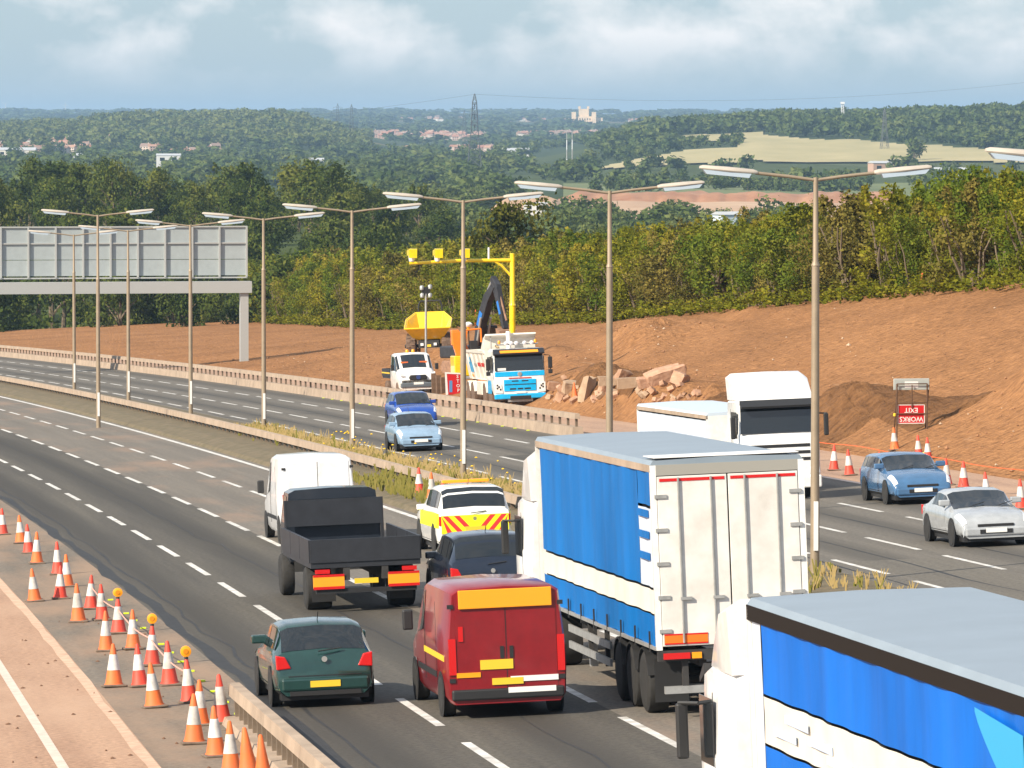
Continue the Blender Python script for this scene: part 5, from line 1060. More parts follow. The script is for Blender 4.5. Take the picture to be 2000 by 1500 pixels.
# --- red van with an orange roof board
def van(name, label, colour, m, L=5.3, W=1.0, H=2.3, nose=1.15, group=None, rear=None, cat='van', side_glass=False, zf=.25):
    t = thing(name, label, cat, m, group); P = paint('van_'+str(colour), colour, .3)
    def pr(w_, be, zr): return [(0, zf), (w_-.1, zf), (w_-.02, zf+.12), (w_, .8), (w_, be-.05), (w_-.01, be), (w_-.09, zr-.10), (w_-.22, zr-.015), (0, zr+.02)]
    st = [(0, pr(W-.03, 1.2, H-.03)), (.06, pr(W, 1.25, H)), (L*.3, pr(W, 1.25, H+.01)), (L-nose-1.25, pr(W, 1.25, H)), (L-nose-.9, pr(W, 1.22, H-.06)), (L-nose+.02, pr(W-.01, 1.18, 1.36)), (L-.5, pr(W-.03, 1.0, 1.14)), (L-.14, pr(W-.08, .8, .92)), (L, pr(W-.16, .6, .7))]
    lf = Loft(st); lf.body('body', P, t, 35); lf.patch('windscreen', 4.08, 4.92, 6.0, 8, M_GLASS, t, join=True, nu=5)
    lf.patch('side_window', 3.25, 4.75, 5.1, 5.9, M_GLASS, t); 
    if side_glass: lf.patch('side_window', 1.2, 3.0, 5.1, 5.9, M_GLASS, t)
    for y in (.95, L-.95):
        for sg in (-1, 1): MB().lathe([(.40, 0), (.40, .012)], 22, 'x', (sg*W if sg > 0 else -W-.012, y, .36)).build('wheel_arch', M_BLACK, t); wheel(t, sg*(W+.02), y, .35, .23)
    for sg in (-1, 1):
        MB().box(sg*(W-.09)-.06, sg*(W-.09)+.06, -.03, .05, .75, 1.35).build('tail_light', M_RED, t); MB().box(sg*(W+.15)-.09, sg*(W+.15)+.09, L-nose-.25, L-nose-.15, 1.25, 1.6).build('mirror', M_BLACK, t, bevel=.03)
        d = MB().box(min(sg*.01, sg*(W-.16)), max(sg*.01, sg*(W-.16)), -.012, .02, .5, H-.15).build('rear_door', P, t); MB().box(sg*.08-.03, sg*.08+.03, -.03, -.012, 1.0, 1.2).build('handle', M_BLACK, d)
        MB().prism([(sg*(W-.36), .72), (sg*(W-.1), .76), (sg*(W-.12), 1.0), (sg*(W-.3), .96)], L-.3, L-.02, 1).build('headlight', M_CLEAR, t, bevel=.02)
    MB().box(-W+.06, W-.06, -.06, .1, .32, .5).build('rear_bumper', M_BLACK, t, bevel=.03); MB().box(-W*.9, W*.9, L-.2, L+.05, .26, .52).build('front_bumper', M_BLACK, t, bevel=.04); MB().box(-.5, .5, L-.1, L+.02, .62, .8).build('grille', M_BLACK, t, bevel=.05)
    MB().box(-.26, .26, -.035, -.0125, .56, .67).build('rear_number_plate', M_YPLATE, t); MB().box(-.26, .26, L+.051, L+.06, .36, .47).build('front_number_plate', M_WPLATE, t)
    for sg in (-1, 1):
        for z in (.62, 1.1, H-.35): MB().box(sg*(W-.08)-.05, sg*(W-.08)+.05, -.022, -.004, z, z+.07).build('hinge', M_BLACK, t)
        MB().box(sg*(W+.006)-.006, sg*(W+.006)+.006, 1.5, L-1.5, .62, .72).build('side_moulding', M_BLACK, t)
        for y in (1.45, 3.0, L-nose-1.35): MB().box(sg*(W+.002)-.002, sg*(W+.002)+.002, y, y+.014, .5, H-.3).build('door_seam', M_BLACK, t)
    MB().box(-.006, .006, -.016, -.0121, .5, H-.15).build('door_gap', M_BLACK, t)
    if rear: rear(t, W, H, L)
    return t
M_ORB = mat('orange_board', (.88, .33, .01), .5)
def red_rear(t, W, H, L):
    MB().box(-.78, .78, -.06, -.013, H-.36, H-.05).build('orange_rear_board', M_ORB, t, bevel=.01); MB().box(-.45, .1, -.03, -.014, .82, .98).build('yellow_panel', M_YPLATE, t)
    for k, (x0, x1, z) in enumerate(((.05, .85, .60), (.0, .8, .42))): MB().box(x0, x1, -.066 if z < .5 else -.03, -.061 if z < .5 else -.0135, z, z+.09).build('white_panel', M_WPLATE, t)
    MB().box(-.85, -.45, -.03, -.014, .70, .78).build('amber_strip', M_AMBER, t); MB().box(-.8, -.72, -.03, -.014, 1.3, 1.55).build('side_lamp', M_RED, t)
    MB().box(-W-.006, -W-.001, .4, 3.2, .95, 1.05).build('side_stripe', M_YPLATE, t)
van('red_van', 'tall red van with an orange board across the top of its rear doors', (.21, .006, .010), frame(92.6, 12.1), 5.6, 1.0, 2.2, rear=red_rear)
# --- dark green estate car in the inside lane
car('dark_green_car', 'dark green car driving away in the lane beside the cones', 'car', (.012, .045, .042), frame(96.6, 9.45), 'hatch', L=4.3, W=.88, H=1.45)
# --- black sports utility ahead of the first lorry
car('dark_blue_car', 'dark blue black car just ahead of the red van', 'car', (.008, .014, .03), frame(119, 15.35), 'suv', L=4.6, W=.95, H=1.68)
# --- patrol car with yellow and red chevrons
def chev(t, lf, st):
    CY = mat('chevron_yellow', (.78, .8, .01), .5); CR_ = mat('chevron_red', (.7, .03, .03), .5)
    MB().box(-.86, .86, -.03, .01, .56, 1.02).build('chevron_board', CY, t); stripes(t, 'chevron', -.86, .86, -.031, .57, 1.01, 6, (CR_, CY), .9)
    MB().box(-.6, .6, 1.5, 1.72, 1.78, 1.86).build('beacon_bar', M_AMBER, t, bevel=.02)
    lf.patch('yellow_side_stripe', 2.2, 9, 3.3, 4.2, CY, t, .012, nu=10)
car('patrol_car', 'white patrol car with yellow and red chevrons on its back', 'car', (.76, .76, .75), frame(141.5, 17.95), 'suv', L=4.8, W=.96, H=1.74, extras=chev)
# --- black dropside lorry with orange marker boards
def dropside(label, m):
    t = thing('dropside_lorry', label, 'lorry', m); D = mat('dark_body', (.02, .022, .028), .5, 0, .2, 3)
    MB().box(-1.2, 1.2, 0, 6.2, .98, 1.1).build('deck', D, t)
    for sg in (-1, 1):
        for i in range(3): MB().box(sg*1.2-.03, sg*1.2+.03, .03+2.06*i, 2.03+2.06*i, 1.1, 1.6).build('side_board', D, t)
        MB().box(sg*.42-.07, sg*.42+.07, 0, 8.3, .7, .97).build('chassis_beam', M_CHASSIS, t)
        for y in (1.5,): wheel(t, sg*1.2, y, .48, .56)
        wheel(t, sg*1.2, 7.2, .48, .3)
        MB().box(sg*.82-.34, sg*.82+.34, -.03, .03, .55, .82).build('marker_board', M_ORB, t); q = None
        MB().box(sg*.82-.34, sg*.82+.34, -.035, -.031, .52, .58).build('red_border', M_RED, t); MB().box(sg*.82-.34, sg*.82+.34, -.035, -.031, .79, .84).build('red_border', M_RED, t)
        MB().box(sg*.95-.16, sg*.95+.16, -.03, .03, .86, .95).build('tail_light', M_RED, t); MB().box(sg*.85-.26, sg*.85+.26, .85, .87, .2, .8).build('mud_flap', M_BLACK, t)
    MB().box(-1.2, 1.2, -.03, .03, 1.1, 1.6).build('tail_board', D, t); MB().box(-.26, .26, -.035, 0, .62, .73).build('number_plate', M_YPLATE, t); MB().box(-1.1, 1.1, 0.02, .12, .42, .52).build('under_run_bar', M_BLACK, t)
    for sg in (-1, 1): MB().tube([(sg*1.1, 6.3, 1.0), (sg*1.1, 6.3, 2.2)], .04, 6).build('headboard_post', D, t)
    MB().box(-1.1, 1.1, 6.27, 6.33, 1.6, 2.2).build('headboard', D, t)
    P = paint('cab_dark', (.015, .02, .03), .3); 
    lf = Loft([(6.5, [(0, .8), (1.0, .8), (1.08, 1.0), (1.08, 1.6), (1.0, 2.35), (.85, 2.42), (0, 2.45)]), (7.6, [(0, .6), (1.0, .6), (1.08, 1.0), (1.08, 1.6), (1.0, 2.35), (.85, 2.42), (0, 2.45)]), (8.05, [(0, .5), (1.0, .5), (1.08, .8), (1.07, 1.5), (1.04, 1.56), (.9, 1.6), (0, 1.62)]), (8.3, [(0, .45), (.9, .45), (1.0, .7), (1.0, 1.2), (.98, 1.25), (.9, 1.3), (0, 1.32)])]); lf.body('cab', P, t, 35); lf.patch('windscreen', 1.1, 1.9, 4.1, 6, M_GLASS, t, join=True); lf.patch('side_window', .3, .95, 3.1, 3.9, M_GLASS, t); MB().box(-.8, .8, 6.485, 6.499, 1.65, 2.2).build('rear_window', M_GLASS, t)
    return t
dropside('black dropside lorry with orange and red boards at its tail', frame(121.5, 12.9))
# --- white van farther up
van('white_van', 'white panel van left of the patrol car', (.75, .76, .78), frame(150.5, 14.95), 5.4, 1.0, 2.35)
# --- oncoming traffic on the right carriageway
t3 = thing('white_lorry', 'oncoming white lorry with a tall cab roof beside the red slope', 'lorry', frame(162.5, 29.9, flip=True))
tractor(t3, -5.65, (.8, .8, .79), deflector=3.72, toward=True)
def tail3(t, y0, W, H, fl): MB().box(-W+.1, W-.1, y0-.02, y0+.03, fl, H-.3).build('rear_door', M_WHITE, t)
trailer(t3, -17.6, 12.6, 2.5, [(1.25, 2.25, PALE, .06, 12.5)], mat('pale_roof', (.5, .58, .66), .4), tail3)
car('blue_car', 'oncoming blue car in the lane next to the right hand cones', 'car', (.05, .13, .26), frame(156.6, 32.75, flip=True) @ Matrix.Translation((0, -4.3, 0)), 'estate', L=4.6, W=.9, H=1.38)
car('silver_car', 'oncoming silver car nearest the right edge', 'car', (.34, .36, .38), frame(134.4, 29.75, flip=True) @ Matrix.Translation((0, -4.4, 0)), 'saloon', L=4.6, W=.9, H=1.34)
car('light_blue_car', 'oncoming light blue car at the weeds left of the lamp post', 'car', (.22, .33, .46), frame(214, 26.2, flip=True) @ Matrix.Translation((0, -4.3, 0)), 'hatch', L=4.2, W=.88, H=1.45)
car('deep_blue_car', 'oncoming deep blue car below the works barrier', 'car', (.01, .06, .32), frame(243, 30.2, flip=True) @ Matrix.Translation((0, -4.3, 0)), 'hatch', L=4.3, W=.9, H=1.5)
# ------------------------------------------------------------------ plant in the works area
TW = paint('tipper_white', (.74, .70, .62), .35); TB = paint('tipper_blue', (.0, .40, .78), .28)
def tipper():
    t = thing('tipper_lorry', 'blue and white four axle tipper lorry facing the road behind the barrier', 'lorry', frame(265.3, 38.4, .05, flip=True)); L = 9.2; W = 1.25
    # chassis and wheels, cab front at y = 0 going back to -9
    for sg in (-1, 1):
        MB().box(sg*.45-.07, sg*.45+.07, -9, -.6, .7, 1.0).build('chassis_beam', M_CHASSIS, t)
        for y in (-1.35, -3.0, -6.6, -7.95): wheel(t, sg*(W-.0), y, .52, .32 if y > -4 else .56, M_TYRED, M_RIM); 
        for y in (-6.6, -7.95, -3.0): MB().prism([(y+.6*math.cos(a), .52+.62*math.sin(a)) for a in np.linspace(.2, 2.95, 8)]+[(y+.57*math.cos(a), .52+.59*math.sin(a)) for a in np.linspace(2.95, .2, 8)], sg*(W-.45), sg*W, 0).build('mudguard', TW, t)
        MB().box(sg*.95-.25, sg*.95+.25, -5.6, -4.0, .5, 1.15).build('side_locker', TW, t, bevel=.03)
    # body: tapered tub with ribs and a raised front
    tub = MB(); yb0, yb1, z0, z1 = -9.1, -2.75, 1.2, 2.62
    tub.add([(-.95, yb0, z0), (.95, yb0, z0), (W, yb0, z1), (-W, yb0, z1), (-.95, yb1, z0), (.95, yb1, z0), (W, yb1, z1), (-W, yb1, z1), (-W+.08, yb0+.08, z1), (W-.08, yb0+.08, z1), (W-.08, yb1-.08, z1), (-W+.08, yb1-.08, z1), (-.85, yb0+.1, z0+.1), (.85, yb0+.1, z0+.1), (.85, yb1-.1, z0+.1), (-.85, yb1-.1, z0+.1)],
            [(0, 4, 5, 1), (0, 1, 2, 3), (4, 7, 6, 5), (1, 5, 6, 2), (0, 3, 7, 4), (3, 2, 9, 8), (2, 6, 10, 9), (6, 7, 11, 10), (7, 3, 8, 11), (8, 9, 13, 12), (9, 10, 14, 13), (10, 11, 15, 14), (11, 8, 12, 15), (12, 13, 14, 15)])
    tub.build('tipper_body', TW, t)
    for sg in (-1, 1):
        MB().box(sg*W-.05, sg*W+.05, yb0-.02, yb1+.02, z1-.1, z1+.03).build('top_rail', TW, t)
        for y in (-8.2, -6.9, -5.6, -4.3, -3.1): MB().add([(sg*.97, y-.05, z0), (sg*.97, y+.05, z0), (sg*(W+.03), y+.05, z1-.1), (sg*(W+.03), y-.05, z1-.1), (sg*.9, y-.05, z0), (sg*.9, y+.05, z0), (sg*(W-.05), y+.05, z1-.1), (sg*(W-.05), y-.05, z1-.1)], [(0, 1, 2, 3), (4, 7, 6, 5), (0, 3, 7, 4), (1, 5, 6, 2), (0, 4, 5, 1), (3, 2, 6, 7)]).build('side_rib', TW, t)
    xs = lambda z: .95+(W-.95)*(z-z0)/(z1-z0)+.035       # painted marks on the left flank
    for nm, mt, ya, yb, za, zb in (('blue_logo', TB, -8.0, -6.95, 1.55, 2.05), ('blue_logo', TB, -7.6, -7.3, 2.0, 2.3), ('orange_mark', M_AMBER, -7.9, -7.5, 1.32, 1.45), ('grey_lettering', M_STEEL, -6.5, -5.7, 1.85, 2.0), ('red_lettering', M_RED, -5.4, -3.4, 1.86, 2.05)):
        for sg in (-1, 1): MB().add([(sg*xs(za), ya, za), (sg*xs(za), yb, za), (sg*xs(zb), yb, zb), (sg*xs(zb), ya, zb)], [(0, 1, 2, 3)]).build(nm, mt, t)
    MB().prism([(-2.72, 1.3), (-2.6, 1.3), (-2.5, 3.2), (-2.2, 3.38), (-2.25, 3.45), (-2.75, 3.28)], -W+.02, W-.02, 0).build('headboard', TW, t)
    for sg in (-1, 1): MB().prism([(-2.75, 2.6), (-3.7, 2.62), (-2.8, 3.28)], sg*(W-.06), sg*W, 0).build('headboard_gusset', TW, t)
    MB().tube([(.95, -2.3, 2.6), (.95, -2.3, 3.3)], .03, 6).build('ladder_rail', M_STEEL, t); MB().tube([(.75, -2.65, 2.9), (.6, -2.3, 2.8), (.55, -2.3, 2.3)], .05, 6).build('hydraulic_hose', mat('hose_tan', (.35, .25, .13), .7), t)
    MB().tube([(.12, -2.15, 1.2), (.12, -2.15, 3.55)], .115, 14).build('exhaust_stack', M_WHITE, t, 50)
    # cab
    st = []
    for y, z0_, z1_, w_ in ((-2.05, .95, 2.62, W-.06), (-1.95, .9, 2.74, W), (-.6, .62, 2.76, W), (-.24, .45, 2.70, W), (-.08, .42, 1.72, W-.02), (0, .42, 1.6, W-.1)):
        st.append((y, [(0, z0_), (w_-.1, z0_), (w_, z0_+.15), (w_, 1.1), (w_, min(1.68, z1_-.1)), (w_-.02, min(1.74, z1_-.05)), (w_-.06, z1_-.12), (w_-.18, z1_-.01), (0, z1_+.02)]))
    Loft(st).body('cab', M_WHITE, t, 35)
    MB().add([(-W+.06, -.05, 1.70), (W-.06, -.05, 1.70), (W-.1, -.215, 2.46), (-W+.1, -.215, 2.46), (-W+.06, -.03, 1.70), (W-.06, -.03, 1.70), (W-.1, -.195, 2.46), (-W+.1, -.195, 2.46)], [(4, 5, 6, 7), (0, 1, 5, 4), (2, 3, 7, 6), (0, 3, 2, 1), (1, 2, 6, 5), (0, 4, 7, 3)]).build('windscreen', M_GLASS, t)
    vs_ = MB().prism([(-.26, 2.46), (.1, 2.46), (.12, 2.52), (-.12, 2.72), (-.26, 2.74)], -W+.03, W-.03, 0).build('sun_visor', mat('visor_dark', (.02, .022, .03), .3), t); MB().prism([(.108, 2.54), (-.05, 2.655), (-.04, 2.67), (.118, 2.555)], -.92, .92, 0).build('orange_visor_stripe', M_ORB, vs_)
    MB().box(-W+.05, W-.05, -.02, .015, 1.42, 1.66).build('blue_panel', TB, t, bevel=.02); MB().box(-.78, .78, -.01, .03, .72, 1.28).build('blue_grille_panel', TB, t, bevel=.02); MB().box(-W+.02, W-.02, -.25, .05, .36, .6).build('blue_bumper', TB, t, bevel=.04)
    MB().box(-.55, .55, .02, .034, 1.33, 1.37).build('red_lettering', M_RED, t)
    MB().lathe([(.11, .0), (.11, .02), (.07, .025)], 16, 'y', (0, .015, 1.53)).build('badge', M_STEEL, t)
    for x0, x1, z, h in ((-.4, -.08, 1.18, .05), (.08, .4, 1.18, .05), (-.75, .75, 1.02, .04), (-.5, -.2, .80, .07), (-.13, .13, .80, .07), (.2, .5, .80, .07)): MB().box(x0, x1, .028, .038, z, z+h).build('grille_slot', M_BLACK, t)
    MB().box(-.5, .5, -.1, .055, .32, .5).build('lower_intake', M_BLACK, t); MB().box(-.26, .26, .051, .06, .62, .72).build('number_plate', M_WPLATE, t); MB().box(-.6, .6, -.2, -.02, .22, .36).build('skid_plate', M_STEEL, t)
    for sg in (-1, 1):
        h = MB().prism([(sg*.82, .62), (sg*(W-.02), .66), (sg*(W-.02), 1.12), (sg*.90, 1.06)], -.12, .035, 1).build('headlight_surround', M_WHITE, t, bevel=.02)
        for z, x in ((.78, .95), (.9, 1.02), (.98, 1.1), (.84, 1.1)): MB().box(sg*x-.04, sg*x+.04, .03, .04, z, z+.09).build('headlight', M_BLACK, h)
        MB().box(sg*(W+.004)-.004, sg*(W+.004)+.004, -1.1, -.32, 1.62, 2.36).build('side_window', M_GLASS, t); MB().box(sg*(W+.004)-.004, sg*(W+.004)+.004, -1.75, -1.3, 1.7, 2.36).build('rear_quarter_window', M_GLASS, t)
        MB().prism([(-1.9, .62), (-.75, .62), (-.8, 1.1), (-1.0, 1.25), (-1.7, 1.25), (-1.85, 1.1)], sg*(W+.001), sg*(W+.006), 0).build('blue_door_corner', TB, t)
        for z0_, z1_ in ((1.75, 2.3), (1.5, 1.7)): MB().box(sg*(W+.25)-.1, sg*(W+.25)+.1, -.12, .0, z0_, z1_).build('mirror', M_BLACK, t, bevel=.03)
        MB().tube([(sg*W, -.3, 2.4), (sg*(W+.25), -.06, 2.36), (sg*(W+.25), -.06, 1.5)], .025, 6).build('mirror_arm', M_BLACK, t)
    MB().tube([(-1.0, -.45, 2.95), (1.0, -.45, 2.95)], .04, 8).build('light_bar', M_STEEL, t)
    for x in (-.7, -.35, .05, .3, .55): MB().lathe([(.05, -.08), (.1, -.05), (.1, .05), (.04, .08)], 12, 'y', (x, -.36, 3.0)).build('spot_lamp', M_CLEAR, t, 40)
    for x in (-.9, .85): MB().lathe([(.07, 0), (.07, .12), (.04, .17)], 12, 'z', (x, -.5, 2.98)).build('beacon', M_AMBER, t, 40)
    MB().box(.65, 1.05, -.025, -.02, 1.72, 1.84).build('windscreen_card', M_WPLATE, t)
tipper()
def pickup():
    t = thing('white_pickup', 'white crew pickup with amber beacons parked behind the barrier', 'pickup', frame(294.0, 37.9, .02, flip=True) @ Matrix.Translation((0, -5.4, 0))); L = 5.4; W = 1.02; H = 2.2
    def pr(w_, be, zr): return [(0, .3), (w_-.1, .3), (w_-.02, .42), (w_, .8), (w_, be-.05), (w_-.01, be), (w_-.1, zr-.10), (w_-.24, zr-.015), (0, zr+.02)]
    st = [(2.3, pr(W-.02, 1.25, H-.04)), (2.36, pr(W, 1.25, H)), (3.2, pr(W, 1.25, H)), (3.45, pr(W, 1.25, H-.04)), (4.35, pr(W-.01, 1.2, 1.36)), (4.9, pr(W-.03, 1.05, 1.2)), (5.25, pr(W-.07, .85, 1.0)), (5.4, pr(W-.14, .62, .72))]
    lf = Loft(st); lf.body('cab', M_WHITE, t, 35); lf.patch('windscreen', 3.08, 3.92, 6.0, 8, M_GLASS, t, join=True, nu=5); lf.patch('side_window', 2.2, 3.6, 5.08, 5.9, M_GLASS, t); lf.patch('side_window', 1.2, 2.0, 5.08, 5.9, M_GLASS, t)
    D = mat('dark_body', (0, 0, 0)); MB().box(-1.0, 1.0, -.6, 2.2, .85, .95).build('deck', D, t)
    for sg in (-1, 1): MB().box(sg*1.0-.03, sg*1.0+.03, -.6, 2.2, .95, 1.35).build('side_board', D, t); MB().box(sg*1.034-.003, sg*1.034+.003, -.6, 2.2, 1.1, 1.17).build('yellow_stripe', M_YPLATE, t)
    MB().box(-1.0, 1.0, -.63, -.57, .95, 1.35).build('tail_board', D, t)
    for sg in (-1, 1):
        MB().tube([(sg*.9, 2.22, .9), (sg*.9, 2.22, 2.1)], .03, 6).build('ladder_rack', M_CHASSIS, t)
        for y in (.6, 4.45): wheel(t, sg*(W+.0), y, .36, .25, M_TYRED)
        MB().prism([(sg*(W-.34), .98), (sg*(W-.08), 1.02), (sg*(W-.1), 1.22), (sg*(W-.28), 1.1)], 5.1, 5.34, 1).build('headlight', M_CLEAR, t, bevel=.02); MB().box(sg*(W+.16)-.09, sg*(W+.16)+.09, 4.2, 4.32, 1.3, 1.62).build('mirror', M_BLACK, t, bevel=.03)
        MB().lathe([(.09, 0), (.09, .1), (.05, .15)], 12, 'z', (sg*.16, 2.9, H+.02)).build('beacon', M_AMBER, t, 40)
    MB().prism([(-.44, .80), (.44, .80), (.5, .92), (.4, 1.06), (-.4, 1.06), (-.5, .92)], 5.2, 5.43, 1).build('grille', M_BLACK, t, bevel=.03); MB().lathe([(.12, 0), (.12, .02)], 16, 'y', (0, 5.425, .94)).build('badge', mat('badge_blue', (.03, .06, .2), .3), t)
    MB().box(-W*.92, W*.92, 5.15, 5.47, .4, .66).build('bumper', mat('bumper_grey', (.1, .12, .14), .5), t, bevel=.05); MB().box(-.26, .26, 5.471, 5.48, .56, .68).build('number_plate', M_WPLATE, t)
    for x in (-.5, .5): MB().box(x-.2, x+.2, 3.9, 4.0, 1.35, 1.75).build('hi_vis_seat_cover', M_ORANGE, t)
pickup()
def dumper():
    t = thing('site_dumper', 'yellow site dumper with big muddy tyres above the white pickup', 'dumper', frame(331, 44.5, ground(331, 44.5+bend(331))-.3, flip=True, turn=-.24) @ Matrix.Scale(1.12, 4))
    sk = MB(); O = [(-1.15, .9, 1.55), (1.15, .9, 1.55), (.75, .2, 1.05), (-.75, .2, 1.05), (-1.25, -.5, 2.05), (1.25, -.5, 2.05), (.9, -1.1, 2.35), (-.9, -1.1, 2.35), (.6, -.7, 1.05), (-.6, -.7, 1.05)]
    # skip: front lip low, sides rising to a high back; outer shell and inner hollow
    out_ = [(-1.2, 1.1, 1.55), (1.2, 1.1, 1.55), (1.2, -.2, 2.0), (.75, -1.0, 2.35), (-.75, -1.0, 2.35), (-1.2, -.2, 2.0)]; bot = [(-.75, .45, .95), (.75, .45, .95), (.8, -.2, .9), (.55, -.75, .95), (-.55, -.75, .95), (-.8, -.2, .9)]
    inn = [(x*.93, y*.93, z-.01) for x, y, z in out_]; ib = [(x*.85, y*.85, z+.12) for x, y, z in bot]
    n = 6; sk.add(out_+bot+inn+ib, [(i, (i+1) % n, n+(i+1) % n, n+i) for i in range(n)]+[tuple(range(n, 2*n))]+[(i, (i+1) % n, 2*n+(i+1) % n, 2*n+i) for i in range(n)]+[(2*n+i, 2*n+(i+1) % n, 3*n+(i+1) % n, 3*n+i) for i in range(n)]+[tuple(range(3*n, 4*n))])
    sk.build('skip', M_YEL, t)
    for i in range(n): MB().tube([out_[i], out_[(i+1) % n]], .045, 6).build('skip_rim', M_YEL, t)
    for sg in (-1, 1):
        wheel(t, sg*1.2, .1, .62, .5, M_TYRED, M_YEL, True); wheel(t, sg*1.2, -2.3, .62, .5, M_TYRED, M_YEL, True)
        MB().tube([(sg*.62, -1.5, 1.2), (sg*.62, -1.5, 2.7), (sg*.52, -1.5, 2.95)], .045, 8).build('roll_bar', M_BLACK, t, 50); MB().box(sg*.35-.08, sg*.35+.08, .5, .6, .62, .76).build('work_lamp', M_CLEAR, t)
    MB().tube([(-.52, -1.5, 2.95), (.52, -1.5, 2.95)], .045, 8).build('roll_bar', M_BLACK, t, 50); MB().lathe([(.07, 0), (.07, .14), (.04, .2)], 12, 'z', (.2, -1.5, 3.0)).build('beacon', M_AMBER, t, 40)
    MB().box(-.5, .5, -3.0, -.4, .55, 1.25).build('engine_housing', M_YEL, t, bevel=.06); MB().box(-.55, .55, -.3, .5, .5, .9).build('front_frame', M_CHASSIS, t); MB().box(-.12, .12, .5, .52, .55, .68).build('number_plate', M_YPLATE, t); MB().box(-.25, .25, -1.9, -1.4, 1.25, 1.4).build('seat', M_BLACK, t); MB().tube([(-1.3, .1, .62), (1.3, .1, .62)], .09, 8).build('axle', M_CHASSIS, t)
    # the driver
    p = thing('person', 'driver in white helmet and orange jacket sitting on the yellow dumper', 'person', t.matrix_world @ Matrix.Translation((0, -1.62, 1.38)))
    sk_ = bpy.data.meshes.new('body'); V_ = [(0, 0, .08), (0, .02, .3), (0, .03, .5), (0, .04, .6), (.2, .04, .5), (.3, .14, .3), (.22, .42, .32), (-.2, .04, .5), (-.3, .14, .3), (-.22, .42, .32), (.1, .05, .06), (.15, .48, .08), (.15, .52, -.34), (-.1, .05, .06), (-.15, .48, .08), (-.15, .52, -.34)]
    E_ = [(0, 1), (1, 2), (2, 3), (2, 4), (4, 5), (5, 6), (2, 7), (7, 8), (8, 9), (0, 10), (10, 11), (11, 12), (0, 13), (13, 14), (14, 15)]; sk_.from_pydata(V_, E_, []); o = bpy.data.objects.new('body', sk_); COL.objects.link(o); o.parent = p; sk_.materials.append(M_ORANGE)
    md = o.modifiers.new('skin', 'SKIN'); 
    for i, r_ in enumerate((.16, .15, .15, .07, .08, .06, .045, .08, .06, .045, .1, .08, .06, .1, .08, .06)): sk_.skin_vertices[0].data[i].radius = (r_, r_)
    sk_.skin_vertices[0].data[0].use_root = True; o.modifiers.new('sub', 'SUBSURF').levels = 1
    SKN = mat('skin', (.45, .25, .17), .6); h = MB().lathe([(.03, -.12), (.075, -.08), (.09, 0), (.085, .07), (.04, .11)], 14, 'z', (0, .06, .76)).build('head', SKN, p, 60); MB().prism([(.13, .75), (.17, .735), (.14, .72)], -.015, .015, 0).build('nose', SKN, h)
    MB().lathe([(.13, 0), (.115, .015), (.105, .07), (.06, .12), (.01, .13)], 16, 'z', (0, .06, .80)).build('helmet', M_WPLATE, p, 60)
dumper()
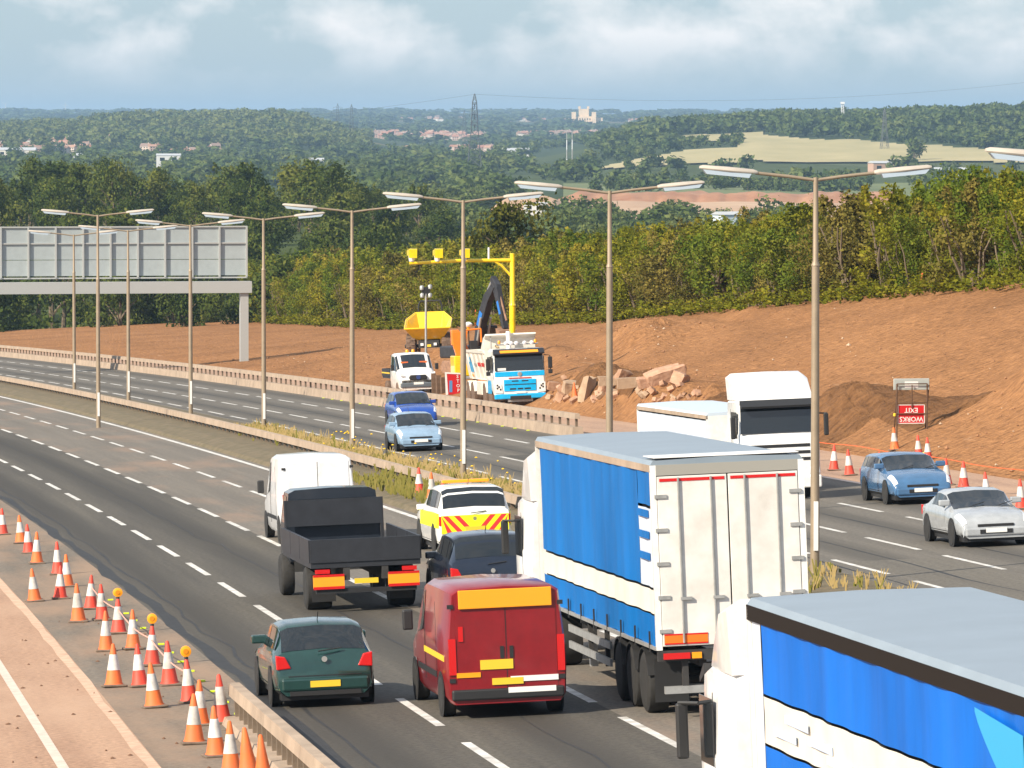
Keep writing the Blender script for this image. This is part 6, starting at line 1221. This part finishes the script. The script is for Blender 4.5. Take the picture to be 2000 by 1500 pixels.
def excavator():
    t = thing('excavator', 'dark tracked excavator with raised blue marked boom behind the tipper', 'excavator', frame(311, 43.6, ground(311, 43.6+bend(311))-.3, flip=True, turn=.30) @ Matrix.Scale(.9, 4)); D = mat('boom_dark', (.035, .035, .04), .5, .2, .3, 3); B = mat('boom_blue', (.02, .16, .5), .4); MUD = mat('muddy_steel', (.26, .15, .095), .9, 0, .3, 5)
    for sg in (-1, 1): MB().prism([(-1.7, .15), (-1.4, 0), (1.4, 0), (1.7, .15), (1.75, .5), (1.45, .8), (-1.45, .8), (-1.75, .5)], sg*.85, sg*1.35, 0).build('track', MUD, t, bevel=.05)
    MB().box(-1.25, 1.25, -2.0, 1.3, .95, 1.7).build('upper_body', D, t, bevel=.1); MB().box(-1.2, -.3, -.1, 1.35, 1.7, 2.9).build('cab', M_BLACK, t, bevel=.08); MB().box(-1.1, -.4, 1.351, 1.36, 1.9, 2.75).build('cab_window', M_GLASS, t)
    def beam(name, pts, w_, ths, mt): 
        b = MB(); rows = []
        for (y, z), th, i in zip(pts, ths, range(len(pts))):
            a = pts[max(0, i-1)]; c = pts[min(len(pts)-1, i+1)]; d = Vector((c[0]-a[0], c[1]-a[1])).normalized(); nx = (-d.y, d.x); rows.append([(w_[0], y+nx[0]*th, z+nx[1]*th), (w_[1], y+nx[0]*th, z+nx[1]*th), (w_[1], y-nx[0]*th, z-nx[1]*th), (w_[0], y-nx[0]*th, z-nx[1]*th)])
        n = len(rows); b.add([p for r_ in rows for p in r_], [(i*4+k, i*4+(k+1) % 4, (i+1)*4+(k+1) % 4, (i+1)*4+k) for i in range(n-1) for k in range(4)]+[(0, 1, 2, 3), ((n-1)*4+3, (n-1)*4+2, (n-1)*4+1, (n-1)*4)]); return b.build(name, mt, t, bevel=.03)
    beam('boom', [(.9, 1.5), (1.6, 3.2), (2.6, 4.6), (3.7, 5.4)], (-.22, .22), (.28, .36, .32, .2), D)
    for sg in (-1, 1): beam('boom_marking', [(1.45, 2.9), (1.95, 3.75)], (sg*.235-.006, sg*.235+.006), (.2, .2), B); MB().tube([(sg*.34, 1.3, 1.4), (sg*.34, 2.1, 3.4)], .08, 8).build('hydraulic_ram', M_STEEL, t, 50)
    beam('stick', [(3.3, 5.85), (3.75, 5.3), (4.3, 3.9), (4.7, 2.7)], (-.18, .18), (.16, .28, .2, .12), D)
    for sg in (-1, 1): beam('stick_marking', [(4.1, 4.4), (4.4, 3.6)], (sg*.19-.006, sg*.19+.006), (.12, .12), B)
    MB().tube([(2.7, 0, 0), (2.7, 0, 0.01)], .01, 4); MB().tube([(0, 2.6, 5.1), (0, 3.4, 5.85)], .09, 8).build('hydraulic_ram', M_STEEL, t, 50); MB().tube([(0, 3.9, 5.25), (0, 4.9, 3.2)], .07, 8).build('hydraulic_ram', MUD, t, 50)
    b = MB(); pr = [(4.55, 2.75), (5.05, 2.6), (5.25, 2.0), (4.9, 1.35), (4.25, 1.2), (4.1, 1.45), (4.7, 1.7), (4.85, 2.1), (4.6, 2.3)]; b.prism(pr, -.6, .6, 0); b.build('bucket', MUD, t)
    for x in (-.5, -.17, .17, .5): MB().prism([(4.25, 1.2), (4.1, 1.45), (3.9, 1.25)], x-.06, x+.06, 0).build('bucket_tooth', M_STEEL, t)
excavator()
def rig():
    t = thing('drilling_rig', 'orange and yellow compact rig with a white dome antenna left of the tipper', 'construction machine', frame(290.5, 39.9, ground(290.5, 39.9+bend(290.5)))); OR = M_ORP
    for sg in (-1, 1): MB().prism([(-1.0, .12), (-.85, 0), (.85, 0), (1.0, .12), (1.0, .35), (.85, .5), (-.85, .5), (-1.0, .35)], sg*.45, sg*.78, 0).build('track', mat('orange_track', (.6, .12, .02), .8, 0, .4, 5), t)
    MB().box(-.78, .78, -.9, .6, .52, .68).build('grey_chassis', M_STEEL, t, bevel=.04); MB().box(-.75, .1, -.8, .55, .7, 1.75).build('yellow_cabinet', M_YEL, t, bevel=.05); MB().box(.12, .7, -.8, .45, .7, 1.7).build('yellow_cabinet', M_YEL, t, bevel=.05)
    MB().box(-.1, .08, -.83, -.801, 1.2, 1.5).build('vent', M_BLACK, t); MB().box(-.08, .04, -.82, -.801, 1.02, 1.14).build('blue_label', mat('strip_blue', (0, 0, 0)), t)
    MB().prism([(-.55, 1.75), (-.1, 1.75), (-.05, 2.3), (.1, 3.0), (-.75, 3.0), (-.7, 2.3)], -.3, .0, 1).build('orange_boom', OR, t, bevel=.03); MB().box(-.75, -.35, -.2, .2, 2.3, 3.1).build('orange_head', OR, t, bevel=.04)
    for a, c in (((.0, 3.05), (.85, 3.1)), ((.85, 3.1), (.85, 2.4)), ((-.1, 2.6), (.25, 1.75))): MB().tube([(a[0], .1, a[1]), (c[0], .1, c[1])], .05, 6).build('orange_frame', OR, t)
    MB().box(.2, .62, -.2, .1, 1.8, 2.5).build('operator_seat', M_BLACK, t, bevel=.03); MB().tube([(.22, .2, 1.7), (.22, .2, 3.2)], .03, 6).build('antenna_pole', M_BLACK, t); MB().lathe([(.06, -.14), (.2, -.02), (.22, .06), (.12, .16), (.02, .18)], 14, 'z', (.22, .2, 3.3)).build('dome_antenna', M_WPLATE, t, 50); MB().lathe([(.05, -.2), (.14, -.06), (.2, -.021)], 14, 'z', (.22, .2, 3.3)).build('antenna_base', M_YEL, t, 50)
rig()
for sg, s_, lab in ((0, 293, 'left timber sleeper leaning beside the red sign'), (1, 292.5, 'middle timber sleeper leaning beside the red sign'), (2, 292, 'right timber sleeper leaning beside the red sign')):
    o = MB().box(-.12, .12, -.1, .1, 0, 1.15-.1*sg).build('timber_sleeper', mat('old_timber', (.13, .08, .05), .9, 0, .3, 5)); o.matrix_world = frame(s_, 38.55+.16*sg, 0, turn=.1*sg); tag(o, lab, 'timber', 'sleepers beside the red sign')

# ------------------------------------------------------------------ the air over the valley
hz = MB().box(-16000, 16000, -300, 29500, -25, 145).build('haze', []) if False else None
def haze():
    b = MB().box(-15000, 15000, -400, 28000, CAM_Z-75, CAM_Z+75); me = b.mesh('haze', []); o = bpy.data.objects.new('haze', me); COL.objects.link(o)
    m = bpy.data.materials.new('haze_air'); m.use_nodes = True; t = m.node_tree; t.nodes.clear(); v = t.nodes.new('ShaderNodeVolumePrincipled'); v.inputs['Density'].default_value = 6.8e-5; v.inputs['Color'].default_value = (.47, .71, .98, 1); v.inputs['Anisotropy'].default_value = .1
    q = t.nodes.new('ShaderNodeOutputMaterial'); t.links.new(v.outputs[0], q.inputs['Volume']); me.materials.append(m); tag(o, 'thin pale blue haze over the far valley', 'haze', kind='stuff')
haze()
